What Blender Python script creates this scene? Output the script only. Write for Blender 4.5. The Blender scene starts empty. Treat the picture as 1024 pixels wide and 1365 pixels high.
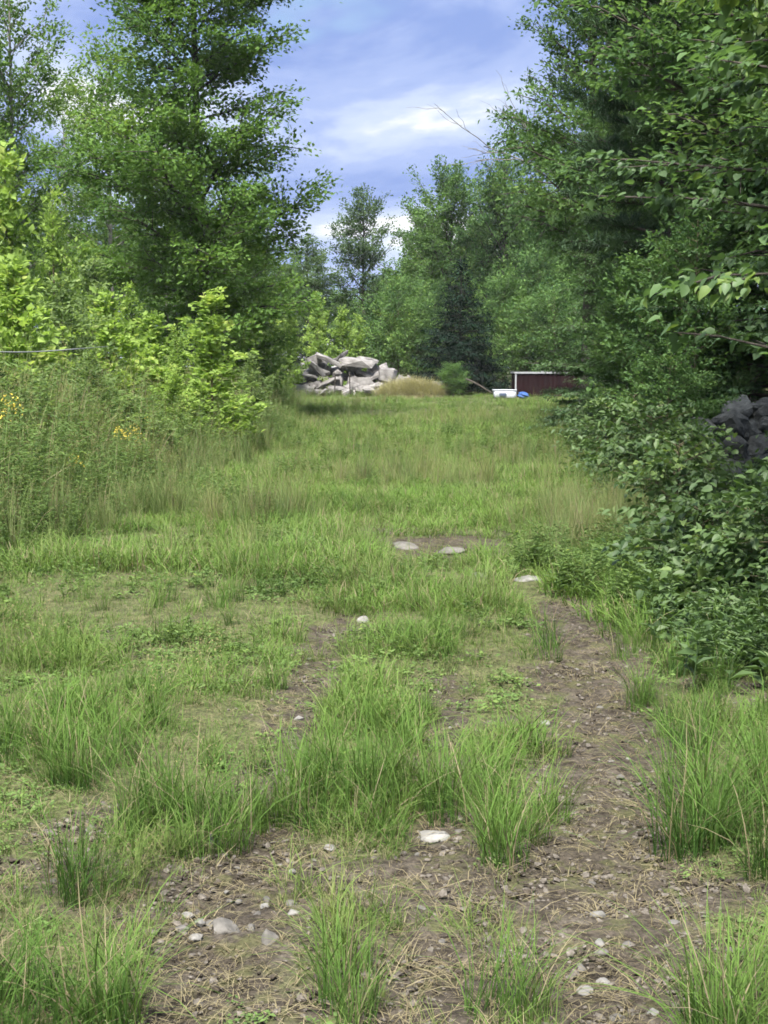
import bpy, bmesh, math, numpy as np
from mathutils import Vector, Matrix, Euler

# ------------------------------------------------------------------ camera, sky, sun, exposure
scene = bpy.context.scene
col = scene.collection
F_PX, HORIZON, CAM_Z = 1900.0, 485.0, 1.6          # focal length and horizon row of a 1024x1365 frame
PITCH = math.atan((682.5 - HORIZON) / F_PX)
cam_d = bpy.data.cameras.new('camera')
cam = bpy.data.objects.new('camera', cam_d); col.objects.link(cam)
cam.location = (0, 0, CAM_Z)
cam.rotation_euler = (math.pi / 2 - PITCH, 0, 0)
cam_d.sensor_fit = 'VERTICAL'; cam_d.sensor_height = 36.0
cam_d.lens = 36.0 * F_PX / 1365.0
cam_d.clip_start = 0.05; cam_d.clip_end = 3000
scene.camera = cam

SUN_VEC = Vector((-0.16, -0.66, 1.02)).normalized()
world = bpy.data.worlds.new('World'); scene.world = world; world.use_nodes = True
wn, wl = world.node_tree.nodes, world.node_tree.links
wn.clear()
def N(tree, typ, **kw):
    n = tree.nodes.new(typ)
    for k, v in kw.items(): setattr(n, k, v)
    return n
wt = world.node_tree
out = N(wt, 'ShaderNodeOutputWorld')
sky = N(wt, 'ShaderNodeTexSky', sky_type='NISHITA', sun_disc=False)
sky.sun_elevation = math.asin(SUN_VEC.z); sky.sun_rotation = math.atan2(SUN_VEC.x, SUN_VEC.y)
sky.air_density = 1.0; sky.dust_density = 0.6
tc = N(wt, 'ShaderNodeTexCoord')
sep = N(wt, 'ShaderNodeSeparateXYZ'); wl.new(tc.outputs['Generated'], sep.inputs[0])
def wmath(op, a, b=None):
    m = N(wt, 'ShaderNodeMath', operation=op)
    for i, v in enumerate((a, b)):
        if v is None: continue
        if isinstance(v, (int, float)): m.inputs[i].default_value = v
        else: wl.new(v, m.inputs[i])
    return m.outputs[0]
zz = wmath('ADD', wmath('MAXIMUM', sep.outputs[2], 0.0), 0.34)
cx = wmath('DIVIDE', sep.outputs[0], zz); cy = wmath('DIVIDE', sep.outputs[1], zz)
comb = N(wt, 'ShaderNodeCombineXYZ'); wl.new(cx, comb.inputs[0]); wl.new(cy, comb.inputs[1])
def wnoise(scale, detail, rough, off, dist=0.0):
    mp = N(wt, 'ShaderNodeMapping'); mp.inputs['Location'].default_value = off
    wl.new(comb.outputs[0], mp.inputs['Vector'])
    n = N(wt, 'ShaderNodeTexNoise'); n.inputs['Scale'].default_value = scale
    n.inputs['Detail'].default_value = detail; n.inputs['Roughness'].default_value = rough
    n.inputs['Distortion'].default_value = dist
    wl.new(mp.outputs[0], n.inputs['Vector']); return n.outputs['Fac']
def ramp(tree, src, stops, interp='EASE'):
    r = N(tree, 'ShaderNodeValToRGB'); r.color_ramp.interpolation = interp
    e = r.color_ramp.elements
    while len(e) < len(stops): e.new(0.5)
    for i, (p, c) in enumerate(stops):
        e[i].position = p; e[i].color = (*c, 1) if len(c) == 3 else c
    tree.links.new(src, r.inputs[0]); return r.outputs[0]
SKY_K = 0.33
shade = ramp(wt, wnoise(3.1, 6, 0.55, (0.6, 6.2, 0.0), 0.25),
             [(0.36, (0.27, 0.38, 0.74)), (0.46, (0.40, 0.51, 0.84)), (0.55, (0.60, 0.70, 0.92)), (0.63, (1.0, 1.02, 1.04))])
cover = ramp(wt, wnoise(2.6, 4, 0.5, (6.3, 0.4, 2.0), 0.2), [(0.27, (0, 0, 0)), (0.36, (1, 1, 1))])
skb = N(wt, 'ShaderNodeMix', data_type='RGBA', blend_type='MULTIPLY'); skb.inputs[0].default_value = 1
wl.new(sky.outputs[0], skb.inputs[6]); skb.inputs[7].default_value = (0.15, 0.15, 0.15, 1)
mixc = N(wt, 'ShaderNodeMix', data_type='RGBA'); wl.new(cover, mixc.inputs[0])
wl.new(skb.outputs[2], mixc.inputs[6]); wl.new(shade, mixc.inputs[7])
world.cycles.sampling_method = 'MANUAL'; world.cycles.sample_map_resolution = 512
bg = N(wt, 'ShaderNodeBackground'); bg.inputs[1].default_value = SKY_K
wl.new(mixc.outputs[2], bg.inputs[0]); wl.new(bg.outputs[0], out.inputs[0])

sun_d = bpy.data.lights.new('sun', 'SUN'); sun_d.energy = 4.2; sun_d.angle = math.radians(16)
sun_d.color = (1.0, 0.955, 0.87)
sun = bpy.data.objects.new('sun', sun_d); col.objects.link(sun)
sun.rotation_euler = (-SUN_VEC).to_track_quat('-Z', 'Y').to_euler(); sun.location = (20, -10, 40)

vs = scene.view_settings
vs.view_transform = 'Standard'; vs.look = 'None'; vs.exposure = 1.8; vs.gamma = 1.0; vs.use_curve_mapping = False
cy_ = scene.cycles
cy_.max_bounces = 4; cy_.diffuse_bounces = 3; cy_.glossy_bounces = 1; cy_.transmission_bounces = 3
cy_.transparent_max_bounces = 4; cy_.use_adaptive_sampling = True; cy_.adaptive_threshold = 0.05
cy_.use_denoising = True; cy_.caustics_reflective = False; cy_.caustics_refractive = False
cy_.filter_width = 1.7

# ------------------------------------------------------------------ helpers
def pix(px, py, D):
    """world point at forward distance D seen at pixel (px, py) of the 1024x1365 photograph"""
    s, c = math.sin(PITCH), math.cos(PITCH)
    u = 682.5 - py
    dy = F_PX * c + u * s; dz = -F_PX * s + u * c
    k = D / dy
    return Vector(((px - 512) * k, D, CAM_Z + dz * k))
def gp(px, py):
    s, c = math.sin(PITCH), math.cos(PITCH)
    u = 682.5 - py
    dy = F_PX * c + u * s; dz = -F_PX * s + u * c
    k = -CAM_Z / dz
    return np.array(((px - 512) * k, dy * k))
def project(P):
    P = np.asarray(P, float)
    s, c = math.sin(PITCH), math.cos(PITCH)
    x, y, z = P[..., 0], P[..., 1], P[..., 2] - CAM_Z
    d = y * c - z * s; u = y * s + z * c
    d = np.maximum(d, 0.01)
    return 512 + F_PX * x / d, 682.5 - F_PX * u / d, d

def hash2(ix, iy, seed):
    h = (ix.astype(np.int64) * 374761393 + iy.astype(np.int64) * 668265263 + seed * 974711) & 0x7fffffff
    h = ((h ^ (h >> 13)) * 1274126177) & 0x7fffffff
    h = h ^ (h >> 16)
    return (h & 0xffff) / 65535.0
def vnoise(x, y, scale, seed):
    x = np.asarray(x) * scale + 1000.0; y = np.asarray(y) * scale + 1000.0
    ix, iy = np.floor(x), np.floor(y); fx, fy = x - ix, y - iy
    fx = fx * fx * (3 - 2 * fx); fy = fy * fy * (3 - 2 * fy)
    a = hash2(ix, iy, seed); b = hash2(ix + 1, iy, seed); c = hash2(ix, iy + 1, seed); d = hash2(ix + 1, iy + 1, seed)
    return (a * (1 - fx) + b * fx) * (1 - fy) + (c * (1 - fx) + d * fx) * fy
def fbm(x, y, scale, seed, oct=4):
    t, w, tot = 0, 1.0, 0
    for o in range(oct):
        t = t + w * vnoise(x, y, scale * 2 ** o, seed + o * 17); tot += w; w *= 0.5
    return t / tot

def unit(v):
    return v / np.maximum(np.linalg.norm(v, axis=-1, keepdims=True), 1e-9)

def mesh_np(name, V, faces, mats, attrs=None, smooth=False, mat_index=None):
    """faces: list of (n,k) int arrays"""
    me = bpy.data.meshes.new(name)
    V = np.asarray(V, np.float32)
    faces = [np.asarray(f, np.int32) for f in faces if len(f)]
    me.vertices.add(len(V)); me.vertices.foreach_set('co', V.ravel())
    li = np.concatenate([f.ravel() for f in faces])
    ls, off = [], 0
    for f in faces:
        ls.append(off + np.arange(len(f)) * f.shape[1]); off += f.size
    ls = np.concatenate(ls).astype(np.int32)
    me.loops.add(len(li)); me.loops.foreach_set('vertex_index', li.astype(np.int32))
    me.polygons.add(len(ls)); me.polygons.foreach_set('loop_start', ls)
    me.polygons.foreach_set('use_smooth', np.full(len(ls), smooth))
    for m in (mats if isinstance(mats, (list, tuple)) else [mats]): me.materials.append(m)
    if mat_index is not None: me.polygons.foreach_set('material_index', np.asarray(mat_index, np.int32))
    for k, a in (attrs or {}).items():
        at = me.attributes.new(k, 'FLOAT', 'POINT'); at.data.foreach_set('value', np.asarray(a, np.float32))
    me.update(calc_edges=True)
    return me

def link(name, me, parent=None, loc=None):
    o = bpy.data.objects.new(name, me); col.objects.link(o)
    if parent: o.parent = parent
    if loc is not None: o.location = loc
    return o
def empty(name, loc, rz=0.0, scale=1.0):
    o = bpy.data.objects.new(name, None); col.objects.link(o)
    o.location = loc; o.rotation_euler = (0, 0, rz)
    o.scale = (scale,) * 3 if np.isscalar(scale) else scale
    o.empty_display_size = 0.2
    return o
def tag(o, label=None, cat=None, group=None, kind=None):
    if label: o['label'] = label
    if cat: o['category'] = cat
    if group: o['group'] = group
    if kind: o['kind'] = kind
    return o

class MB:
    def __init__(s): s.V, s.T, s.Q, s.n, s.A = [], [], [], 0, []
    def add(s, V, T=None, Q=None, tint=0.5):
        V = np.asarray(V, float)
        if T is not None and len(T): s.T.append(np.asarray(T) + s.n)
        if Q is not None and len(Q): s.Q.append(np.asarray(Q) + s.n)
        s.V.append(V); s.n += len(V)
        s.A.append(np.broadcast_to(np.asarray(tint, float), (len(V),)))
    def tube(s, P, R, sides=6, tint=0.5):
        P = np.asarray(P, float); R = np.asarray(R, float); k = len(P)
        T = np.gradient(P, axis=0); T = unit(T)
        ref = np.where(np.abs(T[:, 2:3]) > 0.85, np.array([[1.0, 0, 0]]), np.array([[0, 0, 1.0]]))
        A = unit(np.cross(T, ref)); Bv = np.cross(T, A)
        ang = np.arange(sides) * 2 * math.pi / sides
        V = P[:, None] + R[:, None, None] * (np.cos(ang)[None, :, None] * A[:, None] + np.sin(ang)[None, :, None] * Bv[:, None])
        V = V.reshape(-1, 3)
        i = np.arange(k - 1)[:, None] * sides; j = np.arange(sides)[None]; j2 = (j + 1) % sides
        Q = np.stack([i + j, i + j2, i + sides + j2, i + sides + j], -1).reshape(-1, 4)
        s.add(V, None, Q, tint)
    def box(s, c, size, rz=0.0):
        sx, sy, sz = [v / 2 for v in size]
        V = np.array([[x, y, z] for z in (-sz, sz) for (x, y) in ((-sx, -sy), (sx, -sy), (sx, sy), (-sx, sy))])
        cr, sr = math.cos(rz), math.sin(rz)
        V = V @ np.array([[cr, sr, 0], [-sr, cr, 0], [0, 0, 1]]) + np.array(c)
        s.add(V, None, [[3, 2, 1, 0], [4, 5, 6, 7], [0, 1, 5, 4], [1, 2, 6, 5], [2, 3, 7, 6], [3, 0, 4, 7]])
    def mesh(s, name, mat, smooth=False):
        fs = []
        if s.T: fs.append(np.concatenate(s.T))
        if s.Q: fs.append(np.concatenate(s.Q))
        return mesh_np(name, np.concatenate(s.V), fs, mat, {'tint': np.concatenate(s.A)}, smooth)

# ------------------------------------------------------------------ materials
def newmat(name):
    m = bpy.data.materials.new(name); m.use_nodes = True
    m.node_tree.nodes.clear(); return m, m.node_tree
def mix_rgb(t, fac, a, b, mode='MIX'):
    n = N(t, 'ShaderNodeMix', data_type='RGBA', blend_type=mode)
    for sock, v in ((n.inputs[0], fac), (n.inputs[6], a), (n.inputs[7], b)):
        if isinstance(v, (int, float)): sock.default_value = v
        elif isinstance(v, tuple): sock.default_value = (*v, 1) if len(v) == 3 else v
        else: t.links.new(v, sock)
    return n.outputs[2]
def tnoise(t, scale, detail=3, rough=0.5, vec=None, out='Fac'):
    n = N(t, 'ShaderNodeTexNoise'); n.inputs['Scale'].default_value = scale
    n.inputs['Detail'].default_value = detail; n.inputs['Roughness'].default_value = rough
    if vec is not None: t.links.new(vec, n.inputs['Vector'])
    return n.outputs[out]
def geo_pos(t): return N(t, 'ShaderNodeNewGeometry').outputs['Position']
def leaf_mat(name, dark, light, transl=0.4, rough=0.42, spec=0.4, yellow=None, big=0.25, vary=0.25):
    k = 1.15 if name in ("sapling_leaf", "maple_leaf", "right_leaf", "basswood_leaf", "beech_leaf", "hemlock_needle", "birch_leaf") else 1.0
    dark, light = tuple(v * k for v in dark), tuple(v * k for v in light)
    """leaf: tint attribute + world-scale patches between two greens, part translucent"""
    m, t = newmat(name)
    at = N(t, 'ShaderNodeAttribute', attribute_name='tint').outputs['Fac']
    nz = tnoise(t, 0.8, 1, 0.5, geo_pos(t))
    a = N(t, 'ShaderNodeMath', operation='MULTIPLY_ADD'); t.links.new(nz, a.inputs[0]); a.inputs[1].default_value = big * 2
    a.inputs[2].default_value = -big - vary / 2
    ob = N(t, 'ShaderNodeMath', operation='MULTIPLY_ADD'); t.links.new(N(t, 'ShaderNodeObjectInfo').outputs['Random'], ob.inputs[0])
    ob.inputs[1].default_value = vary; t.links.new(a.outputs[0], ob.inputs[2])
    s = N(t, 'ShaderNodeMath', operation='ADD', use_clamp=True); t.links.new(at, s.inputs[0]); t.links.new(ob.outputs[0], s.inputs[1])
    stops = [(0.0, dark), (0.72, light)]
    if yellow: stops.append((1.0, yellow))
    c = ramp(t, s.outputs[0], stops, 'LINEAR')
    if spec > 0.45:
        p = N(t, 'ShaderNodeBsdfPrincipled'); t.links.new(c, p.inputs['Base Color'])
        p.inputs['Roughness'].default_value = rough; p.inputs['Specular IOR Level'].default_value = spec
    else:
        p = N(t, 'ShaderNodeBsdfDiffuse'); t.links.new(c, p.inputs['Color'])
    tr = N(t, 'ShaderNodeBsdfTranslucent'); t.links.new(mix_rgb(t, 1.0, c, (1.15, 1.2, 0.7), 'MULTIPLY'), tr.inputs[0])
    mx = N(t, 'ShaderNodeMixShader'); mx.inputs[0].default_value = transl
    t.links.new(p.outputs[0], mx.inputs[1]); t.links.new(tr.outputs[0], mx.inputs[2])
    o = N(t, 'ShaderNodeOutputMaterial'); t.links.new(mx.outputs[0], o.inputs[0])
    return m
def grass_mat(name, dark, light, dry, transl=0.35, patch=0.55):
    """blade: tint (root 0 .. tip 1 plus per-blade shift), per-tuft shift, patches of drier grass"""
    m, t = newmat(name)
    at = N(t, 'ShaderNodeAttribute', attribute_name='tint').outputs['Fac']
    rnd = N(t, 'ShaderNodeObjectInfo').outputs['Random']
    pos = geo_pos(t)
    n1 = tnoise(t, 0.55, 1, 0.55, pos)
    def ma(a, k, c):
        n = N(t, 'ShaderNodeMath', operation='MULTIPLY_ADD'); t.links.new(a, n.inputs[0]); n.inputs[1].default_value = k
        if isinstance(c, (int, float)): n.inputs[2].default_value = c
        else: t.links.new(c, n.inputs[2])
        return n.outputs[0]
    f = ma(at, 0.55, ma(rnd, 0.45, ma(n1, 0.9, -0.50)))
    c = ramp(t, f, [(0.05, dark), (0.75, light)], 'LINEAR')
    n2 = tnoise(t, 0.35, 1, 0.6, pos)
    d = N(t, 'ShaderNodeAttribute', attribute_name='dry', attribute_type='INSTANCER').outputs['Fac']
    dsum = ma(d, 1.0, ma(rnd, 0.25, ma(n2, patch, -0.32)))
    cl = N(t, 'ShaderNodeClamp'); t.links.new(dsum, cl.inputs[0])
    c = mix_rgb(t, cl.outputs[0], c, dry)
    p = N(t, 'ShaderNodeBsdfDiffuse'); t.links.new(c, p.inputs['Color'])
    tr = N(t, 'ShaderNodeBsdfTranslucent'); t.links.new(mix_rgb(t, 1.0, c, (1.2, 1.15, 0.7), 'MULTIPLY'), tr.inputs[0])
    mx = N(t, 'ShaderNodeMixShader'); mx.inputs[0].default_value = transl
    t.links.new(p.outputs[0], mx.inputs[1]); t.links.new(tr.outputs[0], mx.inputs[2])
    o = N(t, 'ShaderNodeOutputMaterial'); t.links.new(mx.outputs[0], o.inputs[0])
    return m
def plain_mat(name, stops, scale=6.0, rough=0.85, bump=0.3, detail=5, bscale=None, spec=0.3, metal=0.0, coord='Object'):
    m, t = newmat(name)
    vec = N(t, 'ShaderNodeTexCoord').outputs[coord]
    c = ramp(t, tnoise(t, scale, detail, 0.6, vec), stops, 'LINEAR')
    rv = N(t, 'ShaderNodeObjectInfo').outputs['Random']
    hsv = N(t, 'ShaderNodeHueSaturation'); t.links.new(c, hsv.inputs['Color'])
    mr = N(t, 'ShaderNodeMapRange'); t.links.new(rv, mr.inputs[0]); mr.inputs[3].default_value = 0.78; mr.inputs[4].default_value = 1.12
    t.links.new(mr.outputs[0], hsv.inputs['Value'])
    p = N(t, 'ShaderNodeBsdfPrincipled'); t.links.new(hsv.outputs[0], p.inputs['Base Color'])
    p.inputs['Roughness'].default_value = rough; p.inputs['Specular IOR Level'].default_value = spec
    p.inputs['Metallic'].default_value = metal
    if bump:
        b = N(t, 'ShaderNodeBump'); b.inputs['Strength'].default_value = bump; b.inputs['Distance'].default_value = 0.05
        t.links.new(tnoise(t, bscale or scale * 3, 6, 0.65, vec), b.inputs['Height']); t.links.new(b.outputs[0], p.inputs['Normal'])
    o = N(t, 'ShaderNodeOutputMaterial'); t.links.new(p.outputs[0], o.inputs[0])
    return m

M = {}
M['bark'] = plain_mat('bark', [(0.3, (0.026, 0.022, 0.018)), (0.7, (0.080, 0.070, 0.060))], 9, 0.9, 0.6)
M['bark_grey'] = plain_mat('grey_bark', [(0.3, (0.10, 0.095, 0.085)), (0.7, (0.26, 0.25, 0.23))], 7, 0.85, 0.4)
M['twig'] = plain_mat('twig_bark', [(0.3, (0.06, 0.05, 0.03)), (0.7, (0.14, 0.12, 0.07))], 20, 0.8, 0.2)
M['big'] = leaf_mat('beech_leaf', (0.046, 0.092, 0.030), (0.118, 0.205, 0.054), 0.45, yellow=(0.165, 0.235, 0.06))
M['left'] = leaf_mat('birch_leaf', (0.060, 0.115, 0.034), (0.140, 0.225, 0.062), 0.45, yellow=(0.19, 0.25, 0.07))
M['sap'] = leaf_mat('sapling_leaf', (0.105, 0.170, 0.046), (0.260, 0.365, 0.100), 0.5, yellow=(0.36, 0.42, 0.125), vary=0.35)
M['far'] = leaf_mat('maple_leaf', (0.042, 0.086, 0.036), (0.120, 0.205, 0.062), 0.36, yellow=(0.18, 0.24, 0.065))
M['ash'] = leaf_mat('ash_leaf', (0.060, 0.105, 0.058), (0.120, 0.180, 0.085), 0.4)
M['spruce'] = leaf_mat('spruce_needle', (0.007, 0.017, 0.012), (0.018, 0.038, 0.024), 0.12, big=0.15)
M['pine'] = leaf_mat('pine_needle', (0.040, 0.072, 0.044), (0.085, 0.135, 0.070), 0.2)
M['hemlock'] = leaf_mat('hemlock_needle', (0.042, 0.078, 0.042), (0.085, 0.140, 0.064), 0.28)
M['right'] = leaf_mat('right_leaf', (0.044, 0.084, 0.038), (0.100, 0.172, 0.064), 0.46, yellow=(0.145, 0.215, 0.07))
M['near'] = leaf_mat('basswood_leaf', (0.046, 0.086, 0.038), (0.100, 0.172, 0.062), 0.46, 0.55, 0.5, yellow=(0.16, 0.235, 0.06), big=0.15, vary=0.1)
M['bramble'] = leaf_mat('bramble_leaf', (0.040, 0.080, 0.028), (0.100, 0.165, 0.052), 0.38, 0.58, 0.5, yellow=(0.17, 0.24, 0.065), big=0.15, vary=0.15)
M['grass'] = grass_mat('grass_blade', (0.052, 0.100, 0.025), (0.145, 0.250, 0.058), (0.205, 0.215, 0.090), patch=0.52)
M['lush'] = grass_mat('lush_grass_blade', (0.042, 0.088, 0.022), (0.120, 0.210, 0.050), (0.17, 0.20, 0.06), patch=0.35)
M['meadow'] = grass_mat('meadow_grass_blade', (0.070, 0.115, 0.042), (0.180, 0.250, 0.095), (0.24, 0.23, 0.10), patch=0.7)
M['straw'] = grass_mat('straw', (0.12, 0.10, 0.06), (0.24, 0.21, 0.13), (0.19, 0.165, 0.11), 0.15)
M['dryg'] = grass_mat('dry_grass_blade', (0.18, 0.185, 0.085), (0.34, 0.34, 0.165), (0.36, 0.33, 0.19), 0.4)
M['seed'] = grass_mat('seed_head', (0.12, 0.13, 0.055), (0.24, 0.23, 0.11), (0.25, 0.21, 0.11), 0.25)
M['weed'] = leaf_mat('weed_leaf', (0.065, 0.112, 0.040), (0.150, 0.225, 0.075), 0.35, 0.45, 0.35, yellow=(0.20, 0.26, 0.06))
M['petal'] = plain_mat('yellow_petal', [(0.3, (0.42, 0.34, 0.04)), (0.7, (0.55, 0.45, 0.07))], 20, 0.6, 0)
M['rubble'] = plain_mat('rubble_stone', [(0.3, (0.085, 0.08, 0.078)), (0.5, (0.20, 0.19, 0.187)), (0.7, (0.31, 0.298, 0.293))], 2.2, 0.9, 0.5)
M['darkrock'] = plain_mat('dark_fieldstone', [(0.3, (0.022, 0.025, 0.026)), (0.6, (0.055, 0.06, 0.062)), (0.8, (0.10, 0.11, 0.10))], 4, 0.8, 0.5)
M['stone'] = plain_mat('pale_stone', [(0.3, (0.07, 0.066, 0.060)), (0.7, (0.17, 0.160, 0.147))], 14, 0.85, 0.3)
M['white'] = plain_mat('white_stone', [(0.3, (0.13, 0.126, 0.118)), (0.7, (0.27, 0.263, 0.25))], 14, 0.8, 0.3)
M['clod'] = plain_mat('soil_clod', [(0.3, (0.026, 0.021, 0.015)), (0.55, (0.056, 0.046, 0.035)), (0.8, (0.105, 0.088, 0.068))], 2.1, 0.95, 0)
M['pebble'] = plain_mat('pebble', [(0.3, (0.062, 0.053, 0.043)), (0.55, (0.13, 0.115, 0.098)), (0.8, (0.26, 0.24, 0.212))], 1.7, 0.85, 0, coord='Object')

# ------------------------------------------------------------------ where the bare soil is
RUTS = [  # (photo pixels of the centre line, half width in m, strength)
    ([(755, 800), (775, 850), (800, 930), (828, 1000), (812, 1090), (795, 1160), (790, 1250), (830, 1365), (880, 1500)], 0.23, 1.3),
    ([(470, 815), (425, 850), (402, 940), (385, 990), (350, 1120), (300, 1210), (240, 1365)], 0.13, 0.8),
    ([(605, 900), (595, 980), (575, 1080), (565, 1180), (560, 1290), (540, 1400)], 0.13, 0.72),
]
PATCH = [(520, 1185, 0.50, 0.35, 0.95), (600, 1300, 0.40, 0.45, 0.95), (420, 1330, 0.28, 0.2, 0.7), (60, 1120, 0.3, 0.2, 0.7),  # (px, py, radius across m, radius along m, strength)
    (620, 722, 0.85, 1.3, 1.05), (500, 712, 0.45, 0.6, 0.8), (300, 1200, 0.42, 0.40, 1.0), (590, 1105, 0.20, 0.16, 1.0), (380, 1150, 0.30, 0.22, 0.9),
    (60, 1170, 0.34, 0.25, 0.95), (130, 1090, 0.20, 0.25, 0.8), (560, 1260, 0.25, 0.45, 0.85), (860, 1290, 0.30, 0.35, 0.9),
    (930, 1190, 0.22, 0.20, 0.8), (985, 930, 0.28, 0.45, 0.7), (250, 825, 0.5, 0.25, 0.45), (110, 850, 0.4, 0.4, 0.45), (700, 860, 0.35, 0.7, 0.35),
    (480, 815, 0.3, 0.3, 0.6), (230, 1290, 0.25, 0.2, 0.7), (450, 1190, 0.25, 0.3, 0.7), (720, 960, 0.3, 0.6, 0.35), (640, 1190, 0.35, 0.4, 0.5), (330, 1300, 0.3, 0.2, 0.6), (780, 1330, 0.4, 0.3, 0.7)]
RUTW = [(np.array([gp(*p) for p in pts]), w, s) for pts, w, s in RUTS]
PATW = [(gp(a, b), rx, ry, s) for a, b, rx, ry, s in PATCH]
def seg_dist(x, y, P):
    best = np.full(np.shape(x), 1e9)
    for a, b in zip(P[:-1], P[1:]):
        d = b - a; L2 = d @ d
        t = np.clip(((x - a[0]) * d[0] + (y - a[1]) * d[1]) / L2, 0, 1)
        best = np.minimum(best, np.hypot(x - a[0] - t * d[0], y - a[1] - t * d[1]))
    return best
def bare(x, y):
    v = np.zeros(np.shape(x)); n = fbm(x, y, 2.2, 5); n2 = fbm(x, y, 8.0, 9, 3)
    for P, w, s in RUTW:
        d = seg_dist(x, y, P) / w
        v = np.maximum(v, s * np.exp(-0.5 * d ** 2 * 1.3))
    for c, rx, ry, s in PATW:
        v = np.maximum(v, s * np.exp(-0.9 * (((x - c[0]) / rx) ** 2 + ((y - c[1]) / ry) ** 2)))
    v = v + (n - 0.5) * 0.95 + (n2 - 0.5) * 0.8
    near = np.clip((9.5 - y) / 4.0, 0, 1)          # the trodden near part is thinner overall
    v = v + 0.13 * near * (np.abs(x) < 4)
    return np.clip((v - 0.30) / 0.72, 0, 1)
def ground_z(x, y):
    z = (fbm(x, y, 0.25, 31, 3) - 0.5) * 0.16 * np.clip((np.asarray(y) - 2) / 10, 0.25, 1)
    for P, w, s in RUTW:
        d = seg_dist(x, y, P) / (w * 1.25); z = z - 0.045 * s * np.exp(-0.5 * d ** 2)
    return z
def gz(x, y): return float(ground_z(np.array([x]), np.array([y]))[0])

# ------------------------------------------------------------------ ground sheet
def build_ground():
    def axis(fine0, fine1, step, far0, far1, g):
        a = list(np.arange(fine0, fine1 + 1e-6, step)); s = step
        while a[-1] < far1: s *= g; a.append(a[-1] + s)
        s = step
        while a[0] > far0: s *= g; a.insert(0, a[0] - s)
        return np.array(a)
    xs = axis(-2.6, 2.6, 0.03, -380, 380, 1.09); ys = axis(3.0, 9.5, 0.03, -120, 560, 1.07)
    X, Y = np.meshgrid(xs, ys); b = bare(X, Y)
    fine = (np.abs(X) < 4) & (Y > 1) & (Y < 16)
    Z = ground_z(X, Y) + fine * (((fbm(X, Y, 7, 41, 3) - 0.5) * 0.045 + (fbm(X, Y, 24, 43, 2) - 0.5) * 0.022) * (0.3 + 0.7 * b))
    V = np.stack([X, Y, Z], -1).reshape(-1, 3)
    nx, ny = len(xs), len(ys)
    i = (np.arange(ny - 1)[:, None] * nx + np.arange(nx - 1)[None]).ravel()
    Q = np.stack([i, i + 1, i + nx + 1, i + nx], -1)
    m, t = newmat('soil')
    pos = geo_pos(t)
    at = N(t, 'ShaderNodeAttribute', attribute_name='bare').outputs['Fac']
    soil = ramp(t, tnoise(t, 5.0, 6, 0.65, pos), [(0.25, (0.038, 0.032, 0.025)), (0.5, (0.074, 0.063, 0.050)), (0.75, (0.130, 0.114, 0.094))], 'LINEAR')
    grit = ramp(t, tnoise(t, 70.0, 3, 0.7, pos), [(0.35, (0.45, 0.45, 0.45)), (0.6, (1.1, 1.08, 1.05)), (0.75, (1.9, 1.85, 1.8))], 'LINEAR')
    clod = ramp(t, tnoise(t, 22.0, 4, 0.6, pos), [(0.40, (0.35, 0.33, 0.30)), (0.52, (1, 1, 1))], 'LINEAR')
    soil = mix_rgb(t, 0.75, soil, mix_rgb(t, 1.0, soil, clod, 'MULTIPLY'))
    moss = ramp(t, tnoise(t, 9.0, 4, 0.6, pos), [(0.50, (0, 0, 0)), (0.62, (0.75, 0.75, 0.75))], 'LINEAR')
    soil = mix_rgb(t, moss, soil, (0.085, 0.088, 0.040))
    soil = mix_rgb(t, 0.8, soil, mix_rgb(t, 1.0, soil, grit, 'MULTIPLY'))
    turf = ramp(t, tnoise(t, 12.0, 5, 0.7, pos), [(0.3, (0.040, 0.048, 0.022)), (0.5, (0.085, 0.095, 0.040)), (0.7, (0.135, 0.130, 0.070))], 'LINEAR')
    turf = mix_rgb(t, 0.75, turf, mix_rgb(t, 1.0, turf, ramp(t, tnoise(t, 60.0, 3, 0.7, pos), [(0.38, (0.35, 0.35, 0.35)), (0.62, (1.35, 1.35, 1.3))], 'LINEAR'), 'MULTIPLY'))
    edge = N(t, 'ShaderNodeMath', operation='MULTIPLY_ADD'); t.links.new(tnoise(t, 16, 4, 0.6, pos), edge.inputs[0]); edge.inputs[1].default_value = 0.9; t.links.new(at, edge.inputs[2])
    f = N(t, 'ShaderNodeMapRange'); t.links.new(edge.outputs[0], f.inputs[0]); f.inputs[1].default_value = 0.55; f.inputs[2].default_value = 0.95
    c = mix_rgb(t, f.outputs[0], turf, soil)
    p = N(t, 'ShaderNodeBsdfPrincipled'); t.links.new(c, p.inputs['Base Color']); p.inputs['Roughness'].default_value = 0.95
    p.inputs['Specular IOR Level'].default_value = 0.15
    bp = N(t, 'ShaderNodeBump'); bp.inputs['Strength'].default_value = 0.7; bp.inputs['Distance'].default_value = 0.02
    t.links.new(tnoise(t, 45, 5, 0.7, pos), bp.inputs['Height']); t.links.new(bp.outputs[0], p.inputs['Normal'])
    o = N(t, 'ShaderNodeOutputMaterial'); t.links.new(p.outputs[0], o.inputs[0])
    me = mesh_np('ground', V, [Q], m, {'bare': b.ravel()}, True)
    tag(link('ground', me), 'grassy dirt ground of the clearing with bare wheel ruts', None, None, 'structure')
build_ground()

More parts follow.
